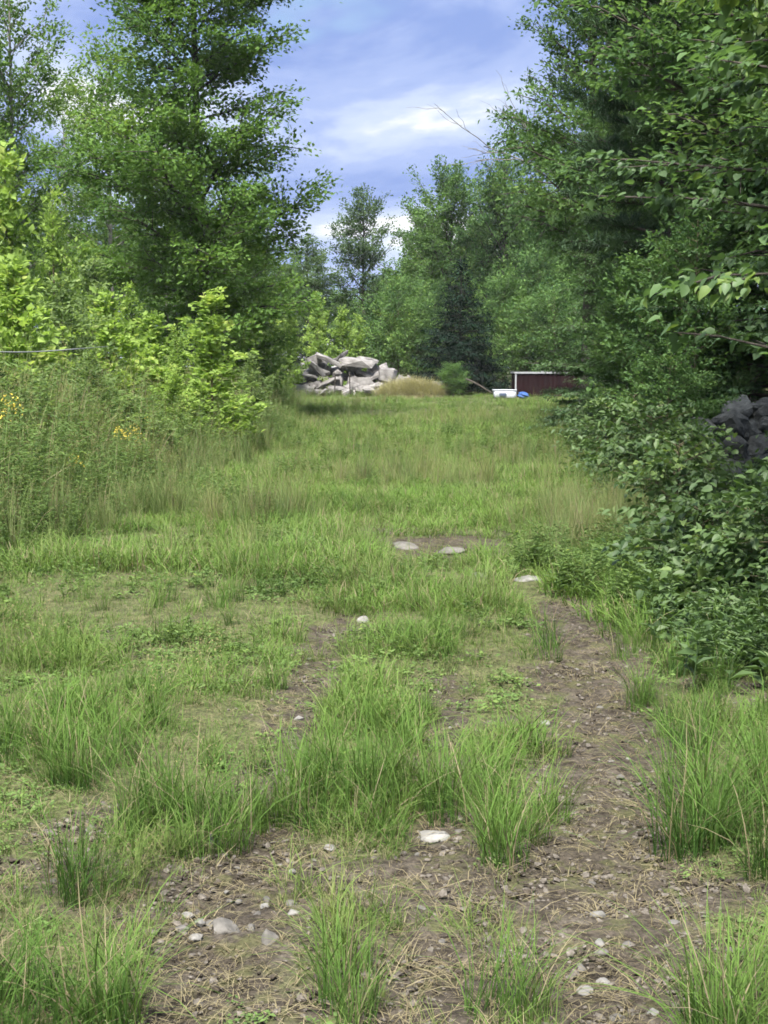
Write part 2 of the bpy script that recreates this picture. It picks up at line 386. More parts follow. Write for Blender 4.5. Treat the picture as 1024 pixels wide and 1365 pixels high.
# ------------------------------------------------------------------ leaves and trees
def leaf_batch(P, D, Nn, L, W, fold=0.18, shape='diamond', curl=0.0):
    """P base point, D midrib direction, Nn up side, L length, W width (arrays) -> V, T, Q"""
    n = len(P)
    D = unit(D); S = unit(np.cross(D, Nn)); U = np.cross(S, D)
    L = np.broadcast_to(L, (n,))[:, None]; W = np.broadcast_to(W, (n,))[:, None]
    def at(a, b, h=0.0): return P + D * L * a + S * W * b + U * (W * h - L * curl * a * a)
    i = np.arange(n)[:, None]
    if shape == 'diamond':
        V = np.stack([at(0, 0), at(0.45, 0.5, fold), at(1, 0), at(0.45, -0.5, fold)], 1).reshape(-1, 3)
        return V, (i * 4 + np.array([[0, 1, 2]])).tolist() and np.concatenate([i * 4 + np.array([[0, 1, 2]]), i * 4 + np.array([[0, 2, 3]])]), None, 4
    if shape == 'needle':
        V = np.stack([at(0, -0.5), at(0.1, 0.5), at(1, 0)], 1).reshape(-1, 3)
        return V, i * 3 + np.array([[0, 1, 2]]), None, 3
    V = np.stack([at(0, 0), at(-0.02, 0.30, fold * .5), at(0.30, 0.52, fold), at(0.68, 0.34, fold * .7), at(1, 0),
                  at(0.68, -0.34, fold * .7), at(0.30, -0.52, fold), at(-0.02, -0.30, fold * .5), at(0.33, 0), at(0.68, 0)], 1).reshape(-1, 3)
    T = np.concatenate([i * 10 + np.array([k]) for k in ([0, 1, 8], [1, 2, 8], [3, 4, 9], [4, 5, 9], [6, 7, 8], [7, 0, 8])])
    Q = np.concatenate([i * 10 + np.array([k]) for k in ([8, 2, 3, 9], [9, 5, 6, 8])])
    return V, T, Q, 10

def gen_tree(seed, H, R, base, prof, n_limb, elev, leaf, n_leaf, flat=0.6, droop=0.1, trunk_r=0.15, twig_m=4.0,
             curve=0.1, aspect=0.6, shape='diamond', twig_len=0.32, spread=1.0, hpow=1.0, s0=0.2, lean=(0, 0), gaps=0.0, enoise=0.10):
    """returns wood MB, leaf arrays (P, D, N, L, W, tint)"""
    rg = np.random.default_rng(seed)
    wood = MB()
    k = 12
    tz = np.linspace(0, 1, k)
    wob = np.cumsum(rg.normal(0, 0.012 * H / 3, (k, 2)), 0) * 0.5
    trunk = np.stack([lean[0] * tz * H + wob[:, 0], lean[1] * tz * H + wob[:, 1], tz * H * 0.97], -1)
    wood.tube(trunk, trunk_r * (1.05 - 0.97 * tz ** 0.8) * np.where(tz == 0, 1.25, 1), 8)
    tp0, td, tl, tt = [], [], [], []
    for i in range(n_limb):
        t = ((i + rg.random()) / n_limb) ** hpow
        h = (base + (0.97 - base) * t)
        p0 = np.array([np.interp(h, tz, trunk[:, 0]), np.interp(h, tz, trunk[:, 1]), h * H * 0.97])
        L = R * prof(t) * rg.uniform(0.70, 1.04)
        if L < 0.05: continue
        az = i * 2.39996 + rg.normal(0, 0.35)
        if rg.random() < gaps: L *= 0.5
        e = elev(t) + rg.normal(0, enoise)
        d = np.array([math.cos(az) * math.cos(e), math.sin(az) * math.cos(e), math.sin(e)])
        s = np.linspace(0, 1, 6)
        path = p0 + d * (L * s)[:, None]
        path[:, 2] += curve * L * s ** 2 + np.cumsum(rg.normal(0, 0.012 * L, 6))
        path[:, :2] += np.cumsum(rg.normal(0, 0.025 * L, (6, 2)), 0)
        path[0] = p0
        r0 = max(0.006, trunk_r * (0.16 + 0.22 * L / R) * (1.0 - 0.55 * h))
        wood.tube(path, r0 * (1 - 0.85 * s), 5)
        m = max(2, int(L * twig_m)); lt = rg.normal(0, 0.13)
        for q in range(m):
            sq = s0 + (1 - s0) * (q + rg.random()) / m
            pq = np.array([np.interp(sq, s, path[:, c]) for c in range(3)])
            side = (1 if q % 2 else -1) * rg.uniform(0.5, 1.25)
            if q == m - 1: side *= 0.2; sq = 1; pq = path[-1]
            ca, sa = math.cos(side), math.sin(side)
            dq = np.array([d[0] * ca - d[1] * sa, d[0] * sa + d[1] * ca, d[2] * 0.6 + rg.normal(0, 0.55 * (1 - flat)) + curve * 0.5])
            dq /= np.linalg.norm(dq)
            lq = L * twig_len * (1.25 - 0.75 * sq) * rg.uniform(0.6, 1.2) + leaf * 0.8
            tp0.append(pq); td.append(dq); tl.append(lq); tt.append(lt + rg.normal(0, 0.12))
            if lq > 6 * leaf * 0.5: wood.tube(np.stack([pq, pq + dq * lq * 0.5, pq + dq * lq]), r0 * np.array([0.3, 0.2, 0.08]), 3)
    tp0, td, tl, tt = map(np.array, (tp0, td, tl, tt))
    w = tl * rg.uniform(0.6, 1.4, len(tl)); w /= w.sum()
    ix = rg.choice(len(tl), n_leaf, p=w)
    a = rg.uniform(0.05, 1.05, n_leaf)
    P = tp0[ix] + td[ix] * (tl[ix] * a)[:, None]
    j = rg.normal(0, 1, (n_leaf, 3)) * leaf * spread; j[:, 2] *= (1 - 0.6 * flat); P = P + j
    P[:, 2] = np.maximum(P[:, 2], 0.02)
    D = td[ix] + rg.normal(0, 0.55, (n_leaf, 3)); D[:, 2] -= droop * 2
    Nn = np.array([0, 0, 1.0]) * (0.35 + flat) + rg.normal(0, 0.55 * (1.25 - flat), (n_leaf, 3))
    Ls = leaf * rg.uniform(0.65, 1.3, n_leaf)
    tint = np.clip(0.42 + tt[ix] + rg.normal(0, 0.13, n_leaf), 0, 1)
    return wood, (P, unit(D), unit(Nn), Ls, Ls * aspect, tint)

def crown_mesh(name, lv, mat, shape='diamond', curl=0.0):
    P, D, Nn, L, W, t = lv
    V, T, Q, k = leaf_batch(P, D, Nn, L, W, shape=shape, curl=curl)
    return mesh_np(name, V, [T] + ([Q] if Q is not None else []), mat, {'tint': np.repeat(t, k)}, False)

class Proto:
    """meshes of one kind of tree: wood + foliage"""
    def __init__(s, kind, leafmat, bark, shape='diamond', **kw):
        s.wood, lv = gen_tree(shape=shape, **kw)
        s.wood = s.wood.mesh(kind + '_wood', bark, True)
        s.leaf = crown_mesh(kind + '_leaves', lv, leafmat, shape); s.H, s.R = kw['H'], kw['R']
def plant(pr, name, label, cat, x, y, H, R=None, rz=0.0, group=None, wood='trunk', leaf='crown', z=None):
    sz = H / pr.H; sx = (R / pr.R) if R else sz
    o = empty(name, (x, y, (gz(x, y) if z is None else z) - 0.02), rz, (sx, sx, sz))
    link(wood, pr.wood, o); link(leaf, pr.leaf, o)
    return tag(o, label, cat, group)
def at_px(px, D): return (px - 512) / F_PX * D

pi = math.pi
rnd_all = np.random.default_rng(77)
broad = lambda t: (0.55 + 0.45 * math.sin(min(1, t * 1.15 + 0.12) * pi)) * (1 - max(0, t - 0.72) * 2.2)
round_ = lambda t: max(0.12, math.sin(pi * (0.16 + 0.80 * t)) ** 0.7)
cone = lambda t: max(0.03, 1 - t) ** 0.9
ovalp = lambda t: max(0.10, math.sin(pi * (0.12 + 0.85 * t)) ** 0.6)

# big layered tree left of the clearing
BIG = Proto('beech', M['big'], M['bark'], seed=3, H=18.5, R=3.6, base=0.08, prof=lambda t: (1.0 - 0.12 * math.sin(t * 19)) * (1 - 0.55 * t ** 2.6),
            n_limb=112, elev=lambda t: 0.16 + 0.5 * t, enoise=0.20, leaf=0.135, n_leaf=88000, flat=0.5, droop=0.05, trunk_r=0.20, twig_m=4.2, curve=0.05,
            aspect=0.62, twig_len=0.40, spread=1.25, s0=0.18, gaps=0.12)
x0 = at_px(268, 40)
plant(BIG, 'beech_tree', 'tall dark-trunked tree with flat layered boughs behind the leafy saplings', 'tree', x0, 40, 18.5, 3.65, 0.4)

# loose trees that close the left side
LOOSE = [Proto('loose%d' % i, M['left'], M['bark_grey'], seed=20 + i, H=14, R=2.6, base=0.16, prof=ovalp, n_limb=64, elev=lambda t: 0.35 + 0.5 * t,
               leaf=0.14, n_leaf=15000, flat=0.5, trunk_r=0.13, twig_m=3.2, curve=0.12, twig_len=0.34, spread=1.1, gaps=0.2) for i in range(2)]
G = 'tall loose-crowned trees behind the left saplings'
for px, D, H, R, v, lab in ((25, 47, 16, 2.5, 0, 'tall loose-crowned tree left of the layered tree, sky showing through its boughs'), (150, 58, 15, 2.8, 1, 'tall loose-crowned tree just behind the left boughs of the layered tree'),
                            (-70, 44, 15, 2.8, 1, 'tall loose-crowned tree at the outer left edge'), (95, 66, 14, 2.6, 0, 'tall loose-crowned tree far behind, seen between two others left of the layered tree'),
                            (225, 70, 12, 3.0, 1, 'tall loose-crowned tree far behind the trunk of the layered tree'), (-30, 62, 18, 3.2, 0, 'tall loose-crowned tree behind the outermost left tree'), (330, 64, 11, 2.4, 0, 'loose-crowned tree behind the right boughs of the layered tree')):
    plant(LOOSE[v], 'loose_tree', lab, 'tree', at_px(px, D), D, H, R, px * 0.61, G)

# far trees
MAPLE = Proto('maple', M['far'], M['bark'], seed=41, H=12, R=3.6, base=0.12, prof=round_, n_limb=80, elev=lambda t: 0.25 + 0.95 * t, leaf=0.155, n_leaf=32000,
              flat=0.45, trunk_r=0.2, twig_m=2.6, curve=0.15, twig_len=0.34, spread=1.0, gaps=0.1)
MAPLE2 = Proto('maple_b', M['far'], M['bark'], seed=44, H=12, R=3.4, base=0.10, prof=round_, n_limb=84, elev=lambda t: 0.3 + 0.95 * t, leaf=0.155, n_leaf=30000,
               flat=0.4, trunk_r=0.2, twig_m=2.6, curve=0.2, twig_len=0.34, spread=1.0, gaps=0.2)
ASH = Proto('ash', M['ash'], M['bark'], seed=47, H=12, R=2.6, base=0.14, prof=ovalp, n_limb=60, elev=lambda t: 0.35 + 0.7 * t, leaf=0.16, n_leaf=15000,
            flat=0.5, trunk_r=0.16, twig_m=2.6, curve=0.15, twig_len=0.36, spread=1.0, gaps=0.25)
def topH(py, D): return CAM_Z + (HORIZON - py) * D / F_PX
plant(MAPLE, 'maple_tree', 'round-topped full maple rising above the dark spruce', 'tree', at_px(602, 88), 88, topH(232, 88), 4.2, 0.3)
plant(MAPLE2, 'maple_tree', 'bright-topped full tree between the round maple and the right-hand wood', 'tree', at_px(672, 84), 84, topH(214, 84), 3.6, 2.0)
plant(ASH, 'ash_tree', 'slender blue-green tree with sky showing through, left of the round maple', 'tree', at_px(484, 86), 86, topH(254, 86), 2.6, 1.1)
plant(ASH, 'ash_tree', 'short blue-green tree between the layered tree and the slender ash', 'tree', at_px(412, 84), 84, topH(318, 84), 2.4, 4.0)
SPRUCE = Proto('spruce', M['spruce'], M['bark'], shape='diamond', seed=51, H=7.5, R=2.9, base=0.03, prof=cone, n_limb=170, elev=lambda t: -0.12 + 0.5 * t ** 2,
               leaf=0.20, n_leaf=26000, flat=0.8, droop=0.12, trunk_r=0.13, twig_m=5, curve=0.10, aspect=0.32, twig_len=0.36, spread=0.5, s0=0.15)
plant(SPRUCE, 'spruce_tree', 'dark green conical spruce standing between rubble heap and maroon container', 'tree', at_px(614, 74), 74, topH(338, 74), 3.0, 0.0)
FILL = [('dark_tree', MAPLE), ('dark_tree', MAPLE2), ('dark_tree', ASH)]
for i, (px, D, tpy, R) in enumerate(((350, 92, 330, 3.8), (395, 104, 360, 4.2), (450, 108, 390, 4.5), (512, 98, 372, 3.4), (545, 112, 350, 4.6), (640, 104, 300, 5), (715, 92, 268, 4.2),
                                     (760, 86, 240, 4.2), (800, 96, 225, 4.6), (320, 110, 330, 4.6), (575, 96, 300, 4), (690, 112, 280, 5), (860, 90, 200, 5), (280, 96, 320, 4.5), (230, 108, 300, 5), (150, 98, 290, 5), (60, 104, 280, 5.2), (-30, 96, 270, 5))):
    v = (MAPLE, MAPLE2)[i % 2]
    plant(v, 'wood_tree', 'full leafy tree in the wood that closes the far end', 'tree', at_px(px, D), D, topH(tpy, D), R, rnd_all.uniform(0, 6), 'trees of the wood at the far end')

# far saplings and bushes
M['sap2'] = leaf_mat('willow_leaf', (0.105, 0.160, 0.065), (0.230, 0.315, 0.130), 0.5, yellow=(0.33, 0.39, 0.14), vary=0.35)
SAP = [Proto('sapling%d' % i, M['sap'] if i % 3 else M['sap2'], M['twig'], seed=60 + i, H=4.0, R=1.15, base=0.04, prof=lambda t: (0.35 + 0.65 * math.sin(pi * min(1, 0.15 + t))) * (1 - 0.55 * t), n_limb=44,
             elev=lambda t: 0.75 + 0.45 * t, enoise=0.22, leaf=(0.085, 0.105, 0.125, 0.095)[i % 4], n_leaf=(4200, 3400, 2600, 3600)[i % 4], flat=0.3, trunk_r=0.03, twig_m=4, curve=0.35, aspect=(0.5, 0.72, 0.75, 0.62)[i % 4], twig_len=0.34, spread=0.65, gaps=0.3) for i in range(6)]
G = 'light green saplings at the far end'
for px, D, tpy, R, lab in ((455, 76, 392, 1.5, 'light green sapling directly behind the rubble heap'), (425, 79, 372, 1.4, 'light green sapling behind the left end of the rubble heap'),
                           (478, 80, 408, 1.4, 'light green sapling behind the flat slab of the rubble heap'),
                           (388, 70, 390, 1.5, 'light green sapling left of the rubble heap'), (362, 60, 385, 1.5, 'light green sapling below the layered tree')):
    plant(SAP[1 + int(px) % 2], 'sapling', lab, 'sapling', at_px(px, D), D, topH(tpy, D) * 0.88, R, px * 1.0, G, 'stem', 'foliage')
MID = Proto('young_maple', M['far'], M['twig'], seed=68, H=4.5, R=1.5, base=0.04, prof=ovalp, n_limb=64, elev=lambda t: 0.4 + 0.5 * t, leaf=0.115, n_leaf=9500,
            flat=0.4, trunk_r=0.05, twig_m=6, curve=0.2, twig_len=0.36, spread=1.1, gaps=0.2)
for px, D, tpy, R, lab in ((530, 79, 376, 2.0, 'young maple between the light saplings and the dark spruce'), (508, 83, 398, 1.8, 'young maple behind the dry grass mound'),
                           (555, 78, 402, 1.7, 'young maple touching the left flank of the dark spruce'), (572, 82, 380, 1.8, 'young maple just behind the left flank of the spruce'),
                           (605, 69, 484, 0.95, 'low bush in front of the dark spruce'), (670, 79, 372, 2.0, 'young maple touching the right flank of the dark spruce'),
                           (700, 76, 400, 2.0, 'young maple directly behind the maroon container'), (738, 74, 390, 2.0, 'young maple behind the right end of the maroon container'),
                           (715, 80, 340, 2.2, 'taller young maple behind the maroon container'), (770, 77, 350, 2.2, 'young maple where the container meets the right-hand wood'),
                           (650, 82, 420, 1.6, 'low young maple in the gap behind the pale tub')):
    plant(MID, 'young_maple', lab, 'tree', at_px(px, D), D, topH(tpy, D), R, px * 0.7)

# ------------------------------------------------------------------ left side: saplings
G = 'leafy birch saplings along the left edge'
for px, D, H, R, v, lab in ((283, 25, 3.6, 1.25, 0, 'round leafy birch sapling standing apart in front of the layered tree'),
                            (205, 27, 3.3, 1.1, 1, 'birch sapling just left of the round lone sapling'), (150, 25, 3.7, 1.1, 2, 'birch sapling at the free end of the wire'),
                            (90, 23, 3.9, 1.15, 3, 'birch sapling behind the middle of the wire'), (20, 21, 4.0, 1.2, 0, 'birch sapling where the wire leaves the frame'),
                            (-60, 19, 3.9, 1.2, 1, None), (118, 20, 2.3, 0.8, 2, 'low yellowish birch sapling in front of the wire'), (235, 23, 2.0, 0.85, 3, 'low birch sapling leaning against the round lone sapling'),
                            (335, 30, 2.3, 0.9, 1, 'low birch sapling between the lone sapling and the rubble heap'), (25, 31, 5.4, 1.6, 2, 'tall birch sapling behind the wire saplings'),
                            (100, 33, 4.9, 1.5, 0, 'tall birch sapling beside the trunk of the layered tree'), (175, 33, 4.2, 1.4, 3, 'tall birch sapling in front of the layered tree'),
                            (-40, 29, 6.4, 1.8, 3, None), (60, 18, 1.8, 0.8, 0, 'low birch sapling in front of the wire among the goldenrod'), (-5, 17, 2.2, 0.9, 1, None), (15, 28, 7.2, 1.6, 4, 'tallest birch sapling left of the layered tree'), (75, 30, 6.4, 1.5, 1, 'tall birch sapling just right of the tallest sapling'), (130, 29, 4.8, 1.3, 5, 'mid-height birch sapling under the left boughs of the layered tree'), (240, 26, 2.9, 0.9, 4, 'birch sapling close beside the round lone sapling'),
                            (352, 50, 4.4, 1.5, 2, 'birch sapling under the outer boughs of the layered tree'), (318, 52, 3.6, 1.3, 1, 'birch sapling at the foot of the layered tree'), (170, 20, 1.5, 0.8, 1, 'knee-high birch sapling among the tall meadow grass'), (300, 28, 1.6, 0.9, 2, 'low birch sapling at the foot of the round lone sapling')):
    plant(SAP[(v + int(abs(px))) % 6], 'birch_sapling', lab or 'birch sapling at the outer left edge of the saplings', 'sapling', at_px(px, D), D, H * 0.80, R * 1.05, px * 0.37, G, 'stem', 'foliage')

# ------------------------------------------------------------------ right side: wood edge
OAK = Proto('oak', M['right'], M['bark'], seed=81, H=15, R=3.2, base=0.26, prof=lambda t: 0.85 + 0.2 * math.sin(t * 11) - 0.5 * max(0, t - .75), n_limb=90, elev=lambda t: 0.15 + 0.5 * t,
            leaf=0.125, n_leaf=38000, flat=0.55, trunk_r=0.22, twig_m=4.0, curve=0.1, twig_len=0.34, spread=1.1, gaps=0.2)
PINE = Proto('pine', M['pine'], M['bark'], shape='needle', seed=83, H=14, R=3.0, base=0.27, prof=lambda t: 1.0 - 0.7 * t, n_limb=70, elev=lambda t: 0.05 + 0.3 * t,
             leaf=0.17, n_leaf=90000, flat=0.75, droop=-0.1, trunk_r=0.2, twig_m=5, curve=0.12, aspect=0.16, twig_len=0.34, spread=0.35, s0=0.3, gaps=0.1)
HEM = Proto('hemlock', M['hemlock'], M['bark'], seed=85, H=9, R=2.2, base=0.03, prof=lambda t: (1 - t) ** 0.7 + 0.04, n_limb=120, elev=lambda t: -0.05 + 0.3 * t,
            leaf=0.10, n_leaf=52000, flat=0.85, droop=0.15, trunk_r=0.13, twig_m=6, curve=0.0, aspect=0.38, twig_len=0.36, spread=0.6, s0=0.15)
for px, D, H, R, pr, nm, lab in (
        (780, 40, 16.5, 2.9, OAK, 'oak_tree', 'tall oak at the left corner of the right-hand wood with dead twigs'),
        (822, 56, 11, 2.6, OAK, 'oak_tree', 'oak above the right end of the maroon container'),
        (845, 33, 15, 3.0, OAK, 'oak_tree', 'tall oak between the corner oak and the pine'),
        (960, 27, 14, 3.2, OAK, 'oak_tree', 'oak deep in the right-hand wood behind the stone heap'),
        (1090, 20, 13, 3.2, OAK, 'oak_tree', 'oak at the outer right edge behind the basswood'),
        (895, 23, 12.5, 2.3, PINE, 'pine_tree', 'dark soft-needled pine behind the basswood boughs'),
        (905, 44, 15, 4, OAK, 'oak_tree', 'oak at the back of the right-hand wood behind the hemlocks'),
        (1000, 38, 14, 4, OAK, 'oak_tree', 'oak at the back of the right-hand wood behind the stone heap'),
        (835, 31, 7.6, 2.0, HEM, 'hemlock_tree', 'hemlock with drooping sprays at the edge of the right-hand wood'),
        (822, 47, 7.5, 1.6, HEM, 'hemlock_tree', 'hemlock beside the pale boulder at the container'),
        (915, 24, 6.5, 1.5, HEM, 'hemlock_tree', 'hemlock under the dark pine'),
        (960, 21, 5.5, 2.0, HEM, 'hemlock_tree', 'hemlock behind the dark stone heap'),
        (1040, 19, 6, 2.1, HEM, 'hemlock_tree', 'hemlock at the outer right edge behind the dark stone heap'),
        (880, 29, 8, 2.0, HEM, 'hemlock_tree', 'taller hemlock behind the edge hemlock')):
    plant(pr, nm, lab, 'tree', at_px(px, D), D, H, R, px * 0.9)

BEECH = [Proto('young_beech%d' % i, M['right'], M['twig'], seed=90 + i, H=4.2, R=1.3, base=0.05, prof=ovalp, n_limb=52, elev=lambda t: 0.2 + 0.5 * t, leaf=0.095, n_leaf=8000,
               flat=0.7, trunk_r=0.04, twig_m=7, curve=0.1, aspect=0.6, twig_len=0.38, spread=0.8, gaps=0.2) for i in range(2)]
for px, D, H, R, lab in ((835, 24, 3.0, 0.9, 'young beech leaning over the grass edge below the hemlock'), (872, 20, 3.4, 1.0, 'young beech left of the dark stone heap'),
                         (838, 33, 3.2, 1.1, 'young beech below the corner oak'), (825, 43, 3.0, 1.2, 'young beech right of the maroon container'),
                         (925, 18.5, 3.6, 1.0, 'young beech above the left end of the dark stone heap'), (1000, 19.5, 4.2, 1.3, 'young beech above the dark stone heap'),
                         (890, 16, 1.9, 0.7, 'low young beech left of the dark stone heap'), (860, 27, 4.6, 1.3, 'tall young beech in front of the hemlocks')):
    plant(BEECH[int(px) % 2], 'young_beech', lab, 'tree', at_px(px, D), D, H, R, px * 0.7, 'young beeches along the right edge', 'stem', 'foliage')

# bare dead limb poking out of the corner oak
def dead_limb():
    rg = np.random.default_rng(5); mb = MB()
    a = pix(715, 205, 38); 
    def br(p, q, r, depth):
        p, q = np.array(p), np.array(q); k = 5; s = np.linspace(0, 1, k)[:, None]
        P = p * (1 - s) + q * s; P[1:-1] += rg.normal(0, 0.035, (k - 2, 3)); mb.tube(P, np.linspace(r, r * 0.4, k), 4)
        if depth:
            for _ in range(3):
                f = rg.uniform(0.35, 0.9); b = p * (1 - f) + q * f
                d = unit(q - p) * rg.uniform(0.25, 0.6) * np.linalg.norm(q - p) + rg.normal(0, 0.2, 3) * np.linalg.norm(q - p)
                br(b, b + d, r * 0.5, depth - 1)
    br(pix(740, 230, 39), pix(645, 195, 38), 0.03, 2); br(pix(735, 215, 39), pix(672, 140, 38), 0.028, 2)
    o = link('dead_branch', mb.mesh('dead_branch', M['bark_grey'], True))
    tag(o, 'bare grey dead branch poking out of the corner oak against the sky', 'branch')
dead_limb()

# ------------------------------------------------------------------ near basswood and roadside shrubs with single leaves
LEAFV = {}
def leaf_variant(mat, k, n=4):
    key = (mat, k)
    if key not in LEAFV:
        tint = (0.25, 0.42, 0.6, 0.95)[k]
        V, T, Q, kk = leaf_batch(np.zeros((1, 3)), np.array([[0, 1.0, 0]]), np.array([[0, 0, 1.0]]), np.array([1.0]), np.array([0.80]), fold=0.10 + 0.05 * k, shape='leaf', curl=0.10 * k)
        LEAFV[key] = mesh_np('leaf', V, [T, Q], M[mat], {'tint': np.full(kk, tint)}, True)
    return LEAFV[key]
def leafy_thing(name, label, cat, x, y, mat, nsingle, wood_part='trunk', leaf_part='crown', group=None, bark='twig', rz=0.0, cull=None, **kw):
    wood_mb, lv = gen_tree(shape='leaf', **kw)
    P, D, Nn, L, W, t = lv
    c, s = math.cos(rz), math.sin(rz); Rm = np.array([[c, s, 0], [-s, c, 0], [0, 0, 1]])
    P, D, Nn = P @ Rm, D @ Rm, Nn @ Rm
    if cull is not None:
        kp = cull(P + np.array([x, y, 0])); P, D, Nn, L, W, t = (a[kp] for a in (P, D, Nn, L, W, t))
    o = empty(name, (x, y, gz(x, y) - 0.02), 0)
    wm = wood_mb.mesh(name + '_wood', M[bark], True)
    w = link(wood_part, wm, o); w.rotation_euler = (0, 0, rz)
    px, py, dd = project(P + np.array([x, y, 0]))
    big = L / dd * ((px > -20) & (px < 1044) & (py > -20) & (py < 1385))
    order = np.argsort(-big); top = order[:nsingle]; top = top[big[top] * F_PX > 9]
    rest = np.ones(len(L), bool); rest[top] = False
    cr = link(leaf_part, crown_mesh(name + '_leaves', tuple(a[rest] for a in (P, D, Nn, L, W, t)), M[mat], 'leaf', 0.12), o)
    if nsingle: cr['kind'] = 'stuff'
    for i in top:
        k = int(np.clip((t[i] - 0.15) / 0.16, 0, 3))
        lo = bpy.data.objects.new('leaf', leaf_variant(mat, k)); col.objects.link(lo); lo.parent = cr
        S = np.cross(D[i], Nn[i]); S /= np.linalg.norm(S); U = np.cross(S, D[i])
        mt = Matrix(((S[0], D[i][0], U[0], P[i][0]), (S[1], D[i][1], U[1], P[i][1]), (S[2], D[i][2], U[2], P[i][2]), (0, 0, 0, 1)))
        lo.matrix_local = mt @ Matrix.Diagonal((L[i], L[i], L[i], 1))
    return tag(o, label, cat, group)

leafy_thing('basswood_tree', 'large-leaved tree whose boughs overhang the right edge of the clearing', 'tree', 3.95, 8.3, 'near', 300, bark='bark', rz=0.0,
            seed=101, H=6.8, R=2.5, base=0.22, prof=lambda t: 0.72 + 0.28 * math.sin(pi * t), n_limb=74, elev=lambda t: 0.10 + 0.5 * t, leaf=0.078, n_leaf=25000, flat=0.72, droop=0.28,
            trunk_r=0.13, twig_m=3.6, curve=0.0, aspect=0.8, twig_len=0.34, spread=0.8, s0=0.3)
leafy_thing('basswood_tree', 'smaller large-leaved tree behind the overhanging boughs', 'tree', 4.7, 12.5, 'near', 300, bark='bark', rz=1.2,
            seed=104, H=8.5, R=2.7, base=0.21, prof=lambda t: 0.75 + 0.25 * math.sin(pi * t), n_limb=84, elev=lambda t: 0.10 + 0.5 * t, leaf=0.078, n_leaf=28000, flat=0.72, droop=0.25,
            trunk_r=0.13, twig_m=3.6, curve=0.0, aspect=0.72, twig_len=0.34, spread=0.9, s0=0.25)
G = 'bramble shrubs along the right grass edge'
for i, (px, D, H, R, ns, lab) in enumerate((
        (1010, 8.6, 0.50, 0.5, 120, 'low bramble shrub at the right rim beside the bare patch'), (940, 10.0, 0.66, 0.6, 120, 'bramble shrub spilling onto the grass right of the flat white stone'),
        (1040, 10.4, 0.42, 0.7, 100, 'bramble shrub at the right rim below the dark stone heap'), (905, 12.6, 1.00, 0.75, 100, 'bramble shrub in front of the low young beech'),
        (985, 12.6, 0.38, 0.8, 80, 'bramble shrub directly below the dark stone heap'), (870, 15.5, 1.25, 0.85, 60, 'tall bramble shrub left of the low young beech'),
        (845, 19.5, 1.3, 0.9, 0, 'bramble shrub at the grass edge below the leaning young beech'), (1110, 14, 1.2, 0.8, 0, 'bramble shrub beyond the right end of the dark stone heap'),
        (822, 25, 1.4, 1.0, 0, 'bramble shrub at the grass edge below the edge hemlock'), (826, 34, 1.3, 0.9, 0, 'bramble shrub at the grass edge below the corner oak'), (905, 15.2, 1.0, 0.6, 60, 'bramble shrub covering the left end of the dark stone heap'), (1075, 8.4, 1.0, 0.7, 0, 'bramble shrub at the outer right edge under the basswood'))):
    leafy_thing('bramble_shrub', lab, 'shrub', at_px(px, D), D, 'bramble', ns, 'stem', 'foliage', G, seed=120 + i, H=H, R=R, base=0.03, prof=lambda t: max(0.25, math.sin(pi * (0.3 + 0.62 * t))),
                n_limb=40, elev=lambda t: 0.12 + 0.45 * t, leaf=0.062, n_leaf=int(1500 + 500 * R * H * 2), flat=0.6, droop=0.15, trunk_r=0.012, twig_m=9, curve=-0.1, aspect=0.72, twig_len=0.42, spread=1.0)

# ------------------------------------------------------------------ grass and other ground cover (scattered on points)
def scatter(name, protos, P, rot, scl, idx, dry=None, label=None, cat=None, parent=None):
    pc = bpy.data.collections.new(name + '_kinds')
    for i, me in enumerate(protos):
        pc.objects.link(bpy.data.objects.new('%s_kind_%02d' % (name, i), me))
    me = bpy.data.meshes.new(name)
    n = len(P)
    me.vertices.add(n); me.vertices.foreach_set('co', np.asarray(P, np.float32).ravel())
    def attr(k, typ, key, a):
        at = me.attributes.new(k, typ, 'POINT'); at.data.foreach_set(key, np.asarray(a).ravel())
    attr('rot', 'FLOAT_VECTOR', 'vector', np.asarray(rot, np.float32)); attr('scl', 'FLOAT_VECTOR', 'vector', np.asarray(scl, np.float32))
    attr('pick', 'INT', 'value', np.asarray(idx, np.int32)); attr('dry', 'FLOAT', 'value', np.asarray(np.zeros(n) if dry is None else dry, np.float32))
    o = link(name, me, parent)
    ng = bpy.data.node_groups.new(name + '_scatter', 'GeometryNodeTree')
    ng.interface.new_socket('Geometry', in_out='INPUT', socket_type='NodeSocketGeometry'); ng.interface.new_socket('Geometry', in_out='OUTPUT', socket_type='NodeSocketGeometry')
    gi, go = ng.nodes.new('NodeGroupInput'), ng.nodes.new('NodeGroupOutput')
    ip = ng.nodes.new('GeometryNodeInstanceOnPoints'); ci = ng.nodes.new('GeometryNodeCollectionInfo')
    ci.inputs['Collection'].default_value = pc; ci.inputs['Separate Children'].default_value = True; ci.inputs['Reset Children'].default_value = True
    def na(k, typ):
        q = ng.nodes.new('GeometryNodeInputNamedAttribute'); q.data_type = typ; q.inputs['Name'].default_value = k; return q.outputs['Attribute']
    e2r = ng.nodes.new('FunctionNodeEulerToRotation')
    L = ng.links.new
    L(gi.outputs[0], ip.inputs['Points']); L(ci.outputs[0], ip.inputs['Instance']); ip.inputs['Pick Instance'].default_value = True
    L(na('pick', 'INT'), ip.inputs['Instance Index']); L(na('rot', 'FLOAT_VECTOR'), e2r.inputs[0]); L(e2r.outputs[0], ip.inputs['Rotation'])
    L(na('scl', 'FLOAT_VECTOR'), ip.inputs['Scale']); L(ip.outputs[0], go.inputs[0])
    md = o.modifiers.new('scatter', 'NODES'); md.node_group = ng
    tag(o, label, cat, None, 'stuff')
    return o
